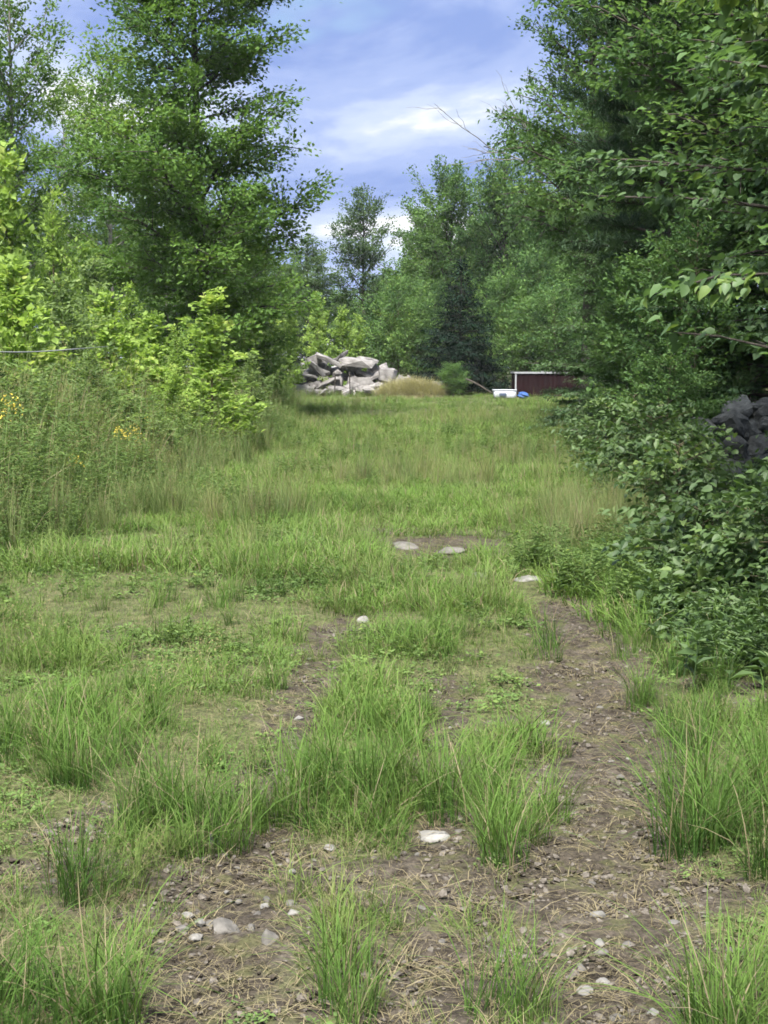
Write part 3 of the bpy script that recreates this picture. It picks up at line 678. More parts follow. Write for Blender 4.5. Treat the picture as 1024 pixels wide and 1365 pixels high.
def tuft(seed, n, h, hv, spread, bend, width, mat, seg=3, heads=None):
    rg = np.random.default_rng(seed); mb = MB()
    V, A, T = [], [], []
    az = rg.uniform(0, 2 * pi, n); rr = spread * np.sqrt(rg.random(n)); a0 = rg.uniform(0, 2 * pi, n)
    hh = h * np.clip(rg.normal(1, hv, n), 0.3, 1.7); b = np.abs(rg.normal(bend, bend * 0.6, n)); ww = width * rg.uniform(0.6, 1.3, n)
    base = np.stack([rr * np.cos(a0), rr * np.sin(a0), np.zeros(n) - 0.01], -1)
    az = np.where(rg.random(n) < 0.6, a0 + rg.normal(0, 0.6, n), az)
    dirh = np.stack([np.cos(az), np.sin(az), np.zeros(n)], -1)
    side = np.stack([-np.sin(az), np.cos(az), np.zeros(n)], -1)
    tw = rg.uniform(-0.7, 0.7, n)[:, None]; side = unit(side + dirh * tw)
    ts = rg.normal(0, 0.12, n)
    rows = []
    for k in range(seg + 1):
        s = k / seg
        c = base + dirh * (hh * b * s ** 1.8)[:, None] + np.array([0, 0, 1.0]) * (hh * (s - 0.35 * b * s ** 2.5))[:, None]
        if k == seg: rows.append((c, None, s))
        else:
            w = (ww * (1 - 0.55 * s) * 0.5)[:, None]; rows.append((c - side * w, c + side * w, s))
    Vs = []; As = []
    for l, r, s in rows:
        Vs.append(l); As.append(s + ts)
        if r is not None: Vs.append(r); As.append(s + ts)
    V = np.stack(Vs, 1).reshape(-1, 3); A = np.stack(As, 1).ravel(); k = 2 * seg + 1
    i = np.arange(n)[:, None] * k
    Q = np.concatenate([i + np.array([[2 * q, 2 * q + 1, 2 * q + 3, 2 * q + 2]]) for q in range(seg - 1)]) if seg > 1 else np.zeros((0, 4), int)
    T = i + np.array([[2 * seg - 2, 2 * seg - 1, 2 * seg]])
    dead = rg.random(n) < 0.13; fs = [T, Q]; mi = np.concatenate([dead.astype(int) * 2, np.tile(dead.astype(int) * 2, seg - 1)]) if seg > 1 else dead.astype(int) * 2; mats = [mat, M['seed'], M['straw']]
    if heads:   # seed heads at some tips
        sel = rg.choice(n, heads, replace=False); tip = rows[-1][0][sel]
        hv_ = []; ht = []; o = len(V)
        for q in range(14):
            p = tip - np.array([0, 0, 1.0]) * (0.012 * q) + rg.normal(0, 0.004 + 0.0008 * q, (heads, 3))
            d = rg.normal(0, 0.6, (heads, 3)) + np.array([0, 0, 0.8])
            v, t_, _, kk = leaf_batch(p, d, rg.normal(0, 1, (heads, 3)), np.full(heads, 0.016), np.full(heads, 0.006))
            hv_.append(v); ht.append(t_ + o); o += len(v)
        V = np.concatenate([V] + hv_); A = np.concatenate([A, np.full(len(V) - len(A), 0.6)])
        T2 = np.concatenate(ht); fs = [T, Q, T2]; mi = np.concatenate([mi, np.ones(len(T2), int)])
    return mesh_np('tuft', V, fs, mats, {'tint': np.clip(A, 0, 1.2)}, False, mi)
def herb(seed, h, n_stem, leaf, n_leaf, mat, flower=False, spread=0.08, wide=0.3):
    rg = np.random.default_rng(seed); V, T, A, mi, o = [], [], [], [], 0
    st = MB()
    for s in range(n_stem):
        b = np.array([*rg.normal(0, spread, 2), 0]); ln = rg.normal(0, 0.10, 2); hh = h * rg.uniform(0.7, 1.1)
        z = np.linspace(0, 1, 4); P = b + np.stack([ln[0] * z * z * hh, ln[1] * z * z * hh, z * hh], -1); st.tube(P, 0.003 * (1.2 - z), 3)
        k = n_leaf; s_ = np.sort(rg.uniform(0.08, 1, k)); a = np.arange(k) * 2.4 + rg.random()
        p = np.stack([np.interp(s_, z, P[:, c]) for c in range(3)], -1)
        d = np.stack([np.cos(a), np.sin(a), 0.55 + rg.normal(0, .25, k)], -1)
        L = leaf * rg.uniform(0.7, 1.2, k) * (1.1 - 0.55 * s_)
        v, t_, _, kk = leaf_batch(p, d, np.array([0, 0, 1.0]) + rg.normal(0, .3, (k, 3)), L, L * wide, curl=0.3)
        V.append(v); T.append(t_ + o); A.append(np.repeat(np.clip(rg.normal(0.45, .15, k), 0, 1), 4)); mi.append(np.zeros(len(t_), int)); o += len(v)
        if flower:
            m = 26; q = rg.random(m); ang = rg.uniform(0, 2 * pi, m); r = 0.07 * (1 - q) + 0.01
            p = P[-1] + np.stack([np.cos(ang) * r, np.sin(ang) * r, q * 0.14 - 0.04], -1)
            v, t_, _, kk = leaf_batch(p, rg.normal(0, 1, (m, 3)), rg.normal(0, 1, (m, 3)), np.full(m, 0.022), np.full(m, 0.014))
            V.append(v); T.append(t_ + o); A.append(np.full(len(v), .5)); mi.append(np.ones(len(t_), int)); o += len(v)
    sv = np.concatenate(st.V); sq = np.concatenate(st.Q) + o
    return mesh_np('herb', np.concatenate(V + [sv]), [np.concatenate(T), sq], [mat, M['petal']], {'tint': np.concatenate(A + [np.full(len(sv), 0.3)])}, False,
                   np.concatenate(mi + [np.zeros(len(sq), int)]))
def rosette(seed, n, leaf, mat, h=0.03, wide=0.6):
    rg = np.random.default_rng(seed)
    P = np.stack([*rg.normal(0, 0.05, (2, n)), rg.uniform(0.2, 1, n) * h], -1); a = rg.uniform(0, 2 * pi, n)
    D = np.stack([np.cos(a), np.sin(a), rg.normal(0.15, 0.25, n)], -1); L = leaf * rg.uniform(0.6, 1.2, n)
    V, T, _, k = leaf_batch(P, D, np.array([0, 0, 1.0]) + rg.normal(0, .3, (n, 3)), L, L * wide)
    return mesh_np('rosette', V, [T], mat, {'tint': np.repeat(np.clip(rg.normal(0.5, .2, n), 0, 1), k)})

rg = np.random.default_rng(2024)
def wedge(n, y0, y1, power=1.0, margin=1.6, xlim=None):
    """random ground points in the view wedge (plus a margin) between two distances, denser where near"""
    u = rg.random(n); y = (y0 ** (1 - power) + u * (y1 ** (1 - power) - y0 ** (1 - power))) ** (1 / (1 - power)) if power != 1 else y0 * (y1 / y0) ** u
    hw = 0.30 * y + margin
    x = rg.uniform(-1, 1, n) * hw
    return x, y
LEDGE = np.array([gp(-400, 790), gp(0, 745), gp(150, 690), gp(270, 640), gp(385, 585), gp(400, 545), gp(405, 531)])   # meadow edge on the left
REDGE = np.array([gp(1120, 960), gp(985, 880), gp(900, 770), gp(850, 690), gp(815, 620), gp(790, 560), gp(780, 538)])   # shrub edge on the right
def edge_x(P, y):
    o = np.argsort(P[:, 1]); return np.interp(y, P[o, 1], P[o, 0])
def put(x, y, z=None): return np.stack([x, y, ground_z(x, y) if z is None else z], -1)
def spin(n, tilt=0.12): return np.stack([rg.normal(0, tilt, n), rg.normal(0, tilt, n), rg.uniform(0, 2 * pi, n)], -1)
def uni(n, lo, hi): s = rg.uniform(lo, hi, n); return np.stack([s, s, s], -1)

SHORT = [tuft(200 + i, 14, 0.075, 0.45, 0.06, 0.75, 0.0040, M['grass'], 2) for i in range(4)]
MEDG = [tuft(210 + i, 22, 0.17, 0.42, 0.08, 0.62, 0.0048, M['grass'], 3) for i in range(4)]
TUSS = [tuft(220 + i, 80, 0.28, 0.42, 0.10, 0.50, 0.0046, M['lush'], 4) for i in range(4)]
THIN = [tuft(230 + i, 12, 0.34, 0.25, 0.06, 0.22, 0.0030, M['grass'], 3, heads=6) for i in range(3)]
# 1 near lawn
def lawn():
    x, y = wedge(46000, 2.9, 17, 0.9); b = bare(x, y); g = fbm(x, y, 1.6, 71, 3)
    keep = rg.random(len(x)) < (1 - b) ** 1.5 * np.clip(2.2 * (g - 0.32), 0.10, 0.85) + (0.10 + 0.28 * np.clip((y - 5.5) / 5, 0, 1)) * (1 - b)
    keep &= (x > edge_x(LEDGE, y) - 1.2) & (x < edge_x(REDGE, y) + 0.5)
    keep &= clear_of(x, y); x, y, b, g = x[keep], y[keep], b[keep], g[keep]
    n = len(x); tall = np.clip((g - 0.50) * 4.5 + (y - 6) * 0.05, 0, 1) * (1 - b)
    pick = np.where(rg.random(n) < 0.05 + 0.38 * tall, 4 + rg.integers(0, 4, n), rg.integers(0, 4, n))
    pick = np.where((rg.random(n) < 0.012) & (b < 0.6), 8 + rg.integers(0, 3, n), pick)
    s = (0.38 + 0.36 * tall + 0.36 * rg.random(n) ** 1.5) * (1 - 0.35 * b)
    scatter('lawn_grass', SHORT + MEDG + THIN, put(x, y), spin(n), np.stack([s * 1.15, s * 1.15, s], -1), pick, dry=0.40 * b + rg.normal(0.02, 0.14, n), label='thin short grass covering the trodden track', cat='grass')
# 2 tussocks
TUS = [(480, 1075, 1.0, 9, 0.30), (420, 1060, 0.9, 6, 0.2), (540, 1065, 0.95, 6, 0.2), (700, 1125, 0.85, 8, 0.22), (690, 1085, 0.8, 5, 0.2), (960, 1120, 1.05, 12, 0.34), (930, 1080, 0.95, 8, 0.25), (1010, 1080, 1.0, 9, 0.3),
       (40, 1365, 1.05, 9, 0.26), (110, 1350, 0.8, 5, 0.16), (250, 1110, 0.9, 7, 0.22), (190, 1120, 0.8, 4, 0.15), (330, 1090, 0.8, 6, 0.2), (60, 1010, 0.95, 10, 0.4), (110, 1040, 0.75, 5, 0.3), (170, 940, 0.75, 6, 0.3), (350, 1010, 0.75, 6, 0.3),
       (720, 1350, 0.75, 5, 0.12), (1000, 1400, 0.95, 7, 0.18), (450, 1350, 0.75, 4, 0.1), (100, 1200, 0.8, 4, 0.14), (850, 1150, 0.5, 2, 0.1), (640, 1030, 0.6, 5, 0.25), 
       (880, 960, 0.75, 10, 0.45), (840, 880, 0.75, 12, 0.5), (280, 810, 0.75, 10, 0.7), (430, 770, 0.75, 9, 0.7), (830, 810, 0.8, 12, 0.6), (760, 760, 0.7, 10, 0.8), (940, 1000, 0.8, 8, 0.4), (500, 940, 0.6, 7, 0.4), (680, 820, 0.55, 8, 0.6), (560, 850, 0.55, 8, 0.5), (960, 920, 0.6, 6, 0.3)]
KEYS = np.array([gp(*p) for p in ((704, 773), (578, 1106), (299, 1231), (261, 1243), (360, 1254), (797, 1203), (400, 951), (602, 738), (540, 732), (310, 1190), (795, 1240))])
def clear_of(x, y, r=0.10, ahead=0.55):
    ok = np.ones(len(x), bool)
    for k in KEYS:
        t = np.clip(k[1] - y, 0, ahead); kx = k[0] * (k[1] - t) / k[1]
        ok &= np.hypot(x - kx, y - (k[1] - t)) > r * (1 + k[1] * 0.03)
    return ok
def tussocks():
    X, Y, S = [], [], []
    for px, py, s, n, r in TUS:
        c = gp(px, py); X.append(c[0] + rg.normal(0, r * 0.55, n)); Y.append(c[1] + rg.normal(0, r * 0.6, n)); S.append(s * rg.uniform(0.55, 1.05, n) * 1.08)
    x, y, s = map(np.concatenate, (X, Y, S)); ok = clear_of(x, y, 0.15) & (seg_dist(x, y, RUTW[0][0]) > 0.19) & (seg_dist(x, y, RUTW[1][0][:4]) > 0.13); x, y, s = x[ok], y[ok], s[ok]; n = len(x)
    scatter('tussock_grass', TUSS, put(x, y), spin(n, 0.1), np.stack([s, s, s], -1), rg.integers(0, 4, n), label='lush green grass tussocks between the wheel ruts', cat='grass')
tussocks(); lawn()
# 3 far lawn
def farlawn():
    FAR = [tuft(240 + i, 60, 0.20, 0.5, 0.24, 0.65, 0.009, M['grass'], 3) for i in range(4)] + [tuft(246 + i, 30, 0.42, 0.35, 0.25, 0.35, 0.006, M['meadow'], 3) for i in range(2)]
    x, y = wedge(22000, 8.5, 82, 1.2, 1.5); g = fbm(x, y, 0.35, 73, 3)
    keep = (rg.random(len(x)) < (y - 8.5) / 11 + 2.6 * (fbm(x, y, 0.8, 99, 3) - 0.5)) & (x > edge_x(LEDGE, y) - 2) & (x < edge_x(REDGE, y) + 1.0) & (rg.random(len(x)) < 1 - 1.15 * bare(x, y)) & clear_of(x, y, 0.16, 1.6)
    x, y, g = x[keep], y[keep], g[keep]; n = len(x)
    s = (0.22 + 0.70 * g) * np.clip(0.75 + y / 110, 0.7, 1.3) * rg.uniform(0.7, 1.2, n)
    pick = np.where(rg.random(n) < 0.12, 4 + rg.integers(0, 2, n), rg.integers(0, 4, n))
    scatter('field_grass', FAR, put(x, y), spin(n, 0.08), np.stack([s * 1.3, s * 1.3, s], -1), pick, dry=rg.normal(0, 0.08, n), label='sunlit grass of the clearing running back to the rubble heap', cat='grass')
farlawn()
# 4 meadow on the left: tall grass and herbs
def meadow():
    TALL = [tuft(250 + i, 46, 0.75, 0.28, 0.16, 0.25, 0.007, M['meadow'], 3, heads=8) for i in range(4)]
    HERB = [herb(260 + i, 0.85, 5, 0.11, 26, M['weed'], False, 0.10) for i in range(3)] + [herb(266, 0.85, 3, 0.10, 24, M['weed'], True, 0.10)]
    _, y = wedge(8500, 10, 66, 1.45, 2.5); ex = edge_x(LEDGE, y); d = rg.uniform(-0.8, 1, len(y)) * np.clip(0.30 * y, 3, 7); x = ex - d
    keep = (d > -0.6) & (x > -0.30 * y - 2.0) & (rg.random(len(x)) < np.clip(0.35 + d * 0.8, 0, 1)); x, y, d = x[keep], y[keep], d[keep]; n = len(x)
    s = np.clip(0.65 + 0.55 * d, 0.4, 1.7) * rg.uniform(0.7, 1.15, n)
    g = fbm(x, y, 0.5, 75, 3); r = rg.random(n)
    pick = np.where(r < 0.34 + (g - 0.5), rg.integers(0, 4, n), 4 + rg.integers(0, 3, n))
    gold = (rg.random(n) < 0.012) & (x < -3.0) & (y < 22); pick = np.where(gold, 7, pick)
    scatter('meadow_grass', TALL + HERB, put(x, y), spin(n, 0.08), np.stack([s * 1.05, s * 1.05, s], -1), pick, dry=rg.normal(0.02, 0.12, n), label='tall grass, goldenrod and weeds of the left meadow edge', cat='meadow')
meadow()
# 5 low broad-leaved weeds
def weeds():
    RO = [rosette(280 + i, 22, 0.035, M['weed']) for i in range(3)] + [herb(284 + i, 0.14, 4, 0.05, 9, M['weed'], False, 0.05, 0.5) for i in range(2)]
    x, y = wedge(9000, 2.9, 22, 1.25); b = bare(x, y); g = fbm(x, y, 1.1, 77, 3)
    keep = (g > 0.46) & (rg.random(len(x)) < (1 - b) ** 2) & (x > edge_x(LEDGE, y) - 0.8) & (x < edge_x(REDGE, y) + 0.6); x, y = x[keep], y[keep]; n = len(x)
    scatter('low_weed', RO, put(x, y, ground_z(x, y) + 0.01), spin(n), uni(n, 0.5, 1.1) * np.clip(y / 8, 0.5, 1)[:, None], np.where(rg.random(n) < np.clip((y - 7) / 8, 0.0, 0.5), 3 + rg.integers(0, 2, n), rg.integers(0, 3, n)), label='low broad-leaved weeds among the grass', cat='weeds')
    # ferny growth under the right hand trees
    FE = [herb(290 + i, 0.42, 6, 0.13, 12, M['bramble'], False, 0.14, 0.42) for i in range(3)]
    x, y = wedge(5200, 6.5, 60, 1.2, 2.5); d = x - edge_x(REDGE, y)
    keep = (d > -0.25) & (d < 4.5); x, y = x[keep], y[keep]; n = len(x)
    scatter('undergrowth', FE, put(x, y), spin(n), uni(n, 0.5, 0.95), rg.integers(0, 3, n), label='leafy undergrowth below the right-hand trees', cat='undergrowth')
weeds()
def field_weeds():
    HB = [herb(330 + i, 0.40, 5, 0.10, 14, M['weed'], False, 0.10, 0.35) for i in range(3)] + [tuft(336 + i, 50, 0.55, 0.25, 0.12, 0.25, 0.006, M['meadow'], 3, heads=10) for i in range(2)]
    x, y = wedge(8500, 9.0, 62, 1.2, 1.0); g = fbm(x, y, 0.45, 91, 3); g2 = fbm(x, y, 0.3, 95, 2)
    x = np.concatenate([x, at_px(rg.uniform(395, 590, 130), 70.5)]); y = np.concatenate([y, rg.uniform(69.2, 71.2, 130)]); g = np.concatenate([g, np.ones(130)]); g2 = np.concatenate([g2, rg.uniform(0.3, 0.6, 130)])
    keep = (g > 0.49) & (x > edge_x(LEDGE, y) - 0.5) & (x < edge_x(REDGE, y) + 0.3) & (bare(x, y) < 0.3) & clear_of(x, y, 0.16, 1.6); x, y, g2 = x[keep], y[keep], g2[keep]; n = len(x)
    pick = np.where(rg.random(n) < np.clip((g2 - 0.35) * 3.5, 0, 1), rg.integers(0, 3, n), 3 + rg.integers(0, 2, n))
    scatter('field_weed', HB, put(x, y), spin(n, 0.1), uni(n, 0.35, 0.9), pick, dry=rg.normal(0.05, 0.15, n), label='patches of taller weeds standing in the open field grass', cat='weeds')
field_weeds()
# 6 straw litter and pebbles on the bare soil
def rock_mesh(seed, mat, dims=(1, 1, 1), cuts=9, flat=0.82, sub=2, smooth=False):
    """stone: a sphere cut flat by random planes, edges left a little rounded"""
    rg_ = np.random.default_rng(seed); bm = bmesh.new(); bmesh.ops.create_icosphere(bm, subdivisions=sub, radius=1.0)
    co = np.array([v.co[:] for v in bm.verts])
    for d in unit(rg_.normal(0, 1, (cuts, 3))):
        h = rg_.uniform(0.45, flat); e = np.maximum(co @ d - h, 0); co = co - np.outer(e * 0.93, d)
    co += 0.03 * rg_.normal(0, 1, co.shape)
    co = co - (co.max(0) + co.min(0)) / 2; co = co / (co.max(0) - co.min(0)) * np.array(dims)
    for v, c in zip(bm.verts, co): v.co = c
    me = bpy.data.meshes.new('rock'); bm.to_mesh(me); bm.free(); me.materials.append(mat)
    if smooth: me.polygons.foreach_set('use_smooth', np.full(len(me.polygons), True))
    return me
def slab_mesh(seed, mat, jit=0.16, extra=4):
    rg_ = np.random.default_rng(seed); bm = bmesh.new()
    c = np.array([[x, y, z] for x in (-.5, .5) for y in (-.5, .5) for z in (-.5, .5)]) * (1 - np.abs(rg_.normal(0, jit, (8, 3))))
    e = rg_.uniform(-0.5, 0.5, (extra, 3)); e[np.arange(extra), rg_.integers(0, 3, extra)] = rg_.choice([-0.54, 0.54], extra)
    for p in np.concatenate([c, e]): bm.verts.new(p)
    bmesh.ops.convex_hull(bm, input=bm.verts[:]); bmesh.ops.delete(bm, geom=[v for v in bm.verts if not v.link_faces], context='VERTS')
    bmesh.ops.recalc_face_normals(bm, faces=bm.faces[:])
    me = bpy.data.meshes.new('rock'); bm.to_mesh(me); bm.free(); me.materials.append(mat); return me
def litter():
    PB = [rock_mesh(300 + i, M['pebble'] if i < 5 else M['clod'], (1, 0.8, 0.55), 7, 0.8, 1) for i in range(10)]
    x, y = wedge(44000, 2.9, 12, 1.2, 0.5); b = bare(x, y); keep = rg.random(len(x)) < b ** 1.1 * (0.30 + 0.75 * (fbm(x, y, 3, 83) > 0.50)); x, y = x[keep], y[keep]; n = len(x)
    s = np.minimum(0.007 + rg.exponential(0.007, n), 0.030)
    scatter('gravel', PB, put(x, y, ground_z(x, y) + s * 0.15), np.stack([rg.normal(0, .3, n), rg.normal(0, .3, n), rg.uniform(0, 6.3, n)], -1), np.stack([s, s, s], -1), np.where(rg.random(n) < 0.55, 5 + rg.integers(0, 5, n), rg.integers(0, 5, n)), label='small gravel and crumbled earth strewn over the bare soil', cat='gravel')
    ST = [tuft(310 + i, 9, 0.02, 0.5, 0.05, 3.5, 0.0028, M['straw'], 2) for i in range(4)]
    x, y = wedge(12000, 2.9, 14, 1.15, 0.8); b = bare(x, y); keep = rg.random(len(x)) < 0.35 + 0.45 * b; x, y = x[keep], y[keep]; n = len(x)
    scatter('dead_grass', ST, put(x, y, ground_z(x, y) + 0.012), spin(n, 0.2), uni(n, 0.5, 1.3), rg.integers(0, 4, n), label='dead straw-coloured grass lying flat on the soil', cat='dead grass')
litter()

# ------------------------------------------------------------------ stones on the track
def stone(px, py, w, h, label, mat='stone', group=None, seed=0, depth=None, smooth=True):
    c = gp(px, py); me = rock_mesh(400 + seed, M[mat], (w, depth or w * 0.75, h), 8, 0.85, 3, True)
    o = link('stone', me, None, (c[0], c[1], gz(c[0], c[1]) + h * 0.08)); o.rotation_euler = (0.06 * math.sin(seed), 0.08 * math.cos(seed * 2), seed * 1.3)
    return tag(o, label, 'stone', group)
stone(704, 773, 0.21, 0.055, 'flat bright white stone lying in the grass beyond the right rut', 'white', None, 1, 0.14).rotation_euler = (0.08, 0, 0.1)
stone(640, 768, 0.14, 0.06, 'smaller pale stone in the grass left of the flat white stone', 'stone', None, 2)
stone(578, 1106, 0.115, 0.035, 'flat white stone on a dark soil patch between two tussocks', 'white', None, 3).rotation_euler = (0.05, 0, 0.1)
stone(299, 1231, 0.10, 0.06, 'largest pale stone of the cluster in the left rut', 'stone', None, 4)
stone(261, 1243, 0.042, 0.03, 'small white stone beside the largest stone in the left rut', 'white', None, 5)
stone(360, 1254, 0.065, 0.07, 'upright grey stone right of the largest stone in the left rut', 'stone', None, 6)
stone(797, 1203, 0.05, 0.035, 'white stone lying in the middle of the right rut', 'white', None, 7)
stone(400, 951, 0.07, 0.045, 'whitish stone at the near end of the left rut beyond the tussocks', 'white', None, 8)
stone(540, 732, 0.34, 0.07, 'pale flat stone at the left side of the bare gravel patch', 'stone', None, 9)
stone(602, 738, 0.30, 0.08, 'pale flat stone in the middle of the bare gravel patch', 'stone', None, 10)
stone(920, 884, 0.055, 0.05, 'small white stone at the foot of the bramble shrubs', 'white', None, 11)
stone(726, 956, 0.05, 0.035, 'small white stone in grass left of the right rut', 'white', None, 12)
stone(485, 822, 0.11, 0.07, 'white stone at the far end of the left rut', 'white', None, 13)
stone(287, 1120, 0.05, 0.06, 'grey-blue stone standing below the left tussock', 'darkrock', None, 14)
SM = [(302, 1180), (306, 1192), (318, 1193), (266, 1222), (243, 1232), (355, 1193), (354, 1203), (345, 1213), (388, 1204), (391, 1216), (280, 1223), (316, 1149), (390, 1158), (419, 1145), (792, 1215), (800, 1238), (802, 1250), (775, 1272), (805, 1288), (838, 1243), (822, 1335), (780, 1300), (790, 1160), (815, 1000), (838, 996), (800, 930), (828, 1020), (600, 960), (610, 1100), (556, 1130), (250, 1215), (220, 1200), (335, 1230), (440, 1130), (120, 1110), (70, 1180), (850, 1300), (900, 1220), (940, 1215), (870, 1330), (560, 1200), (590, 1240), (770, 880), (790, 905), (405, 900), (412, 870), (980, 940), (1000, 955)]
for i, (px, py) in enumerate(SM):
    s = (0.016 + 0.022 * hash2(np.array([i]), np.array([3]), 5)[0])
    stone(px, py, s * 1.3, s * 0.7, 'small pale stone half sunk in the bare soil of the track', 'stone' if i % 3 else 'white', 'small pale stones in the wheel ruts', 30 + i)

# ------------------------------------------------------------------ rubble heap
def rubble():
    rgr = np.random.default_rng(11)
    D0 = 73.0
    prof = ([392, 405, 420, 445, 470, 497, 515, 535, 560, 600], [0.7, 1.6, 2.0, 2.05, 1.8, 1.75, 1.25, 1.15, 0.6, 0.35])
    protos = [slab_mesh(500 + i, M['rubble'], 0.22, 6) for i in range(9)]
    items = []
    for lay in range(5):                # from the back and top down to the front foot
        for k in range(19):
            px = 396 + (k + rgr.random()) * 10.2; hmax = np.interp(px, *prof)
            f = (0.92, 0.70, 0.62, 0.36, 0.14)[lay]
            z = hmax * f + rgr.normal(0, 0.12); y = D0 - 0.3 - lay * 0.48 + rgr.normal(0, 0.15)
            slab = rgr.random() < 0.55
            w = rgr.uniform(0.6, 1.35) if slab else rgr.uniform(0.32, 0.75)
            dims = (w, rgr.uniform(0.5, 0.8), rgr.uniform(0.14, 0.28) if slab else w * rgr.uniform(0.6, 0.85))
            if px > 540: dims = tuple(d * 0.7 for d in dims)
            items.append((at_px(px, y), y, max(0.1, z - dims[2] * 0.3), dims, (rgr.normal(0.1, 0.25), rgr.normal(0.1, 0.38), rgr.uniform(-0.8, 0.8)), slab))
    for i, (x, y, z, dims, rot, slab) in enumerate(items):
        o = link('rubble_stone' if slab else 'rubble_boulder', protos[i % 9], None, (x, y, z)); o.scale = dims; o.rotation_euler = rot
        tag(o, 'pale grey stone slab lying in the rubble heap' if slab else 'blocky pale grey boulder in the rubble heap', 'stone' if slab else 'boulder', 'slabs in the rubble heap' if slab else 'boulders in the rubble heap')
    # core so that nothing shows through, and the named pieces
    for i, (px, py, w, d, h, ry, lab) in enumerate(((477, 483, 1.75, 0.9, 0.42, 0.10, 'longest smooth pale slab on top of the rubble heap'), (440, 481, 1.5, 0.8, 0.26, 0.42, 'steeply tilted slab at the peak of the rubble heap'),
            (419, 480, 0.75, 0.7, 0.5, -0.3, 'squared block at the left peak of the rubble heap'), (517, 500, 0.95, 0.9, 0.65, 0.1, 'rounded pale boulder on the right shoulder of the rubble heap'),
            (408, 500, 1.3, 0.6, 0.18, 0.1, 'thin pale slab jutting left out of the rubble heap'), (450, 512, 0.5, 0.4, 0.95, 0.1, 'upright pale block at the foot of the rubble heap'),
            (480, 512, 1.3, 0.7, 0.8, 0.0, 'broad pale boulder at the foot of the rubble heap'), (583, 514, 0.65, 0.5, 0.4, 0.0, 'small white boulder right of the dry grass mound'))):
        p = pix(px, py, D0 - 1.5); o = link('rubble_stone' if h < 0.45 else 'rubble_boulder', protos[(i * 4) % 9], None, p); o.scale = (w, d, h); o.rotation_euler = (0.1, ry, 0.2 * math.sin(i))
        tag(o, lab, 'stone' if h < 0.45 else 'boulder')
    mb = MB()
    for (a, b) in (((447, 500), (446, 527)), ((466, 496), (467, 527))):  # two thin dark upright tubes in front of the heap
        P = np.array([pix(*a, D0 - 3.0), pix(*b, D0 - 3.0)]); P[1, 2] = 0; P = np.linspace(P[0], P[1], 4); m2 = MB(); m2.tube(P, np.full(4, 0.035), 6)
        o = link('bar', m2.mesh('bar', M['bark'], True)); tag(o, 'thin dark bar standing upright before the rubble heap', 'bar', 'bars before the rubble heap')
rubble()
def dry_mound():
    DR = [tuft(320 + i, 90, 0.60, 0.3, 0.30, 0.60, 0.012, M['dryg'], 3) for i in range(3)]
    n = 190; a = rg.uniform(0, 2 * pi, n); r = np.sqrt(rg.random(n)); c = (at_px(550, 69), 69)
    x = c[0] + 1.65 * r * np.cos(a); y = c[1] + 0.8 * r * np.sin(a); z = 0.42 * (1 - r ** 2) - 0.02
    # earth hump under it
    u, v = np.meshgrid(np.linspace(0, 2 * pi, 20, endpoint=False), np.linspace(0, 1, 6)); V = np.stack([c[0] + 1.8 * v * np.cos(u), c[1] + 0.95 * v * np.sin(u), 0.45 * (1 - v ** 2) - 0.05], -1).reshape(-1, 3)
    i = (np.arange(5)[:, None] * 20 + np.arange(20)[None]).ravel(); j = (np.arange(5)[:, None] * 20 + (np.arange(20)[None] + 1) % 20).ravel()
    hump = link('grass_mound', mesh_np('mound', V, [np.stack([i, j, j + 20, i + 20], -1)], plain_mat('mound_soil', [(0.3, (0.10, 0.085, 0.05)), (0.7, (0.18, 0.16, 0.09))], 4), None, True))
    tag(hump, 'low mound of dry yellowish grass at the right foot of the rubble heap', 'mound')
    s = scatter('dry_grass', DR, np.stack([x, y, z], -1), np.stack([rg.normal(0, .3, n), rg.normal(0, .3, n), rg.uniform(0, 6.3, n)], -1), uni(n, 0.6, 1.0), rg.integers(0, 3, n), dry=rg.normal(0.3, 0.1, n), parent=hump)
dry_mound()

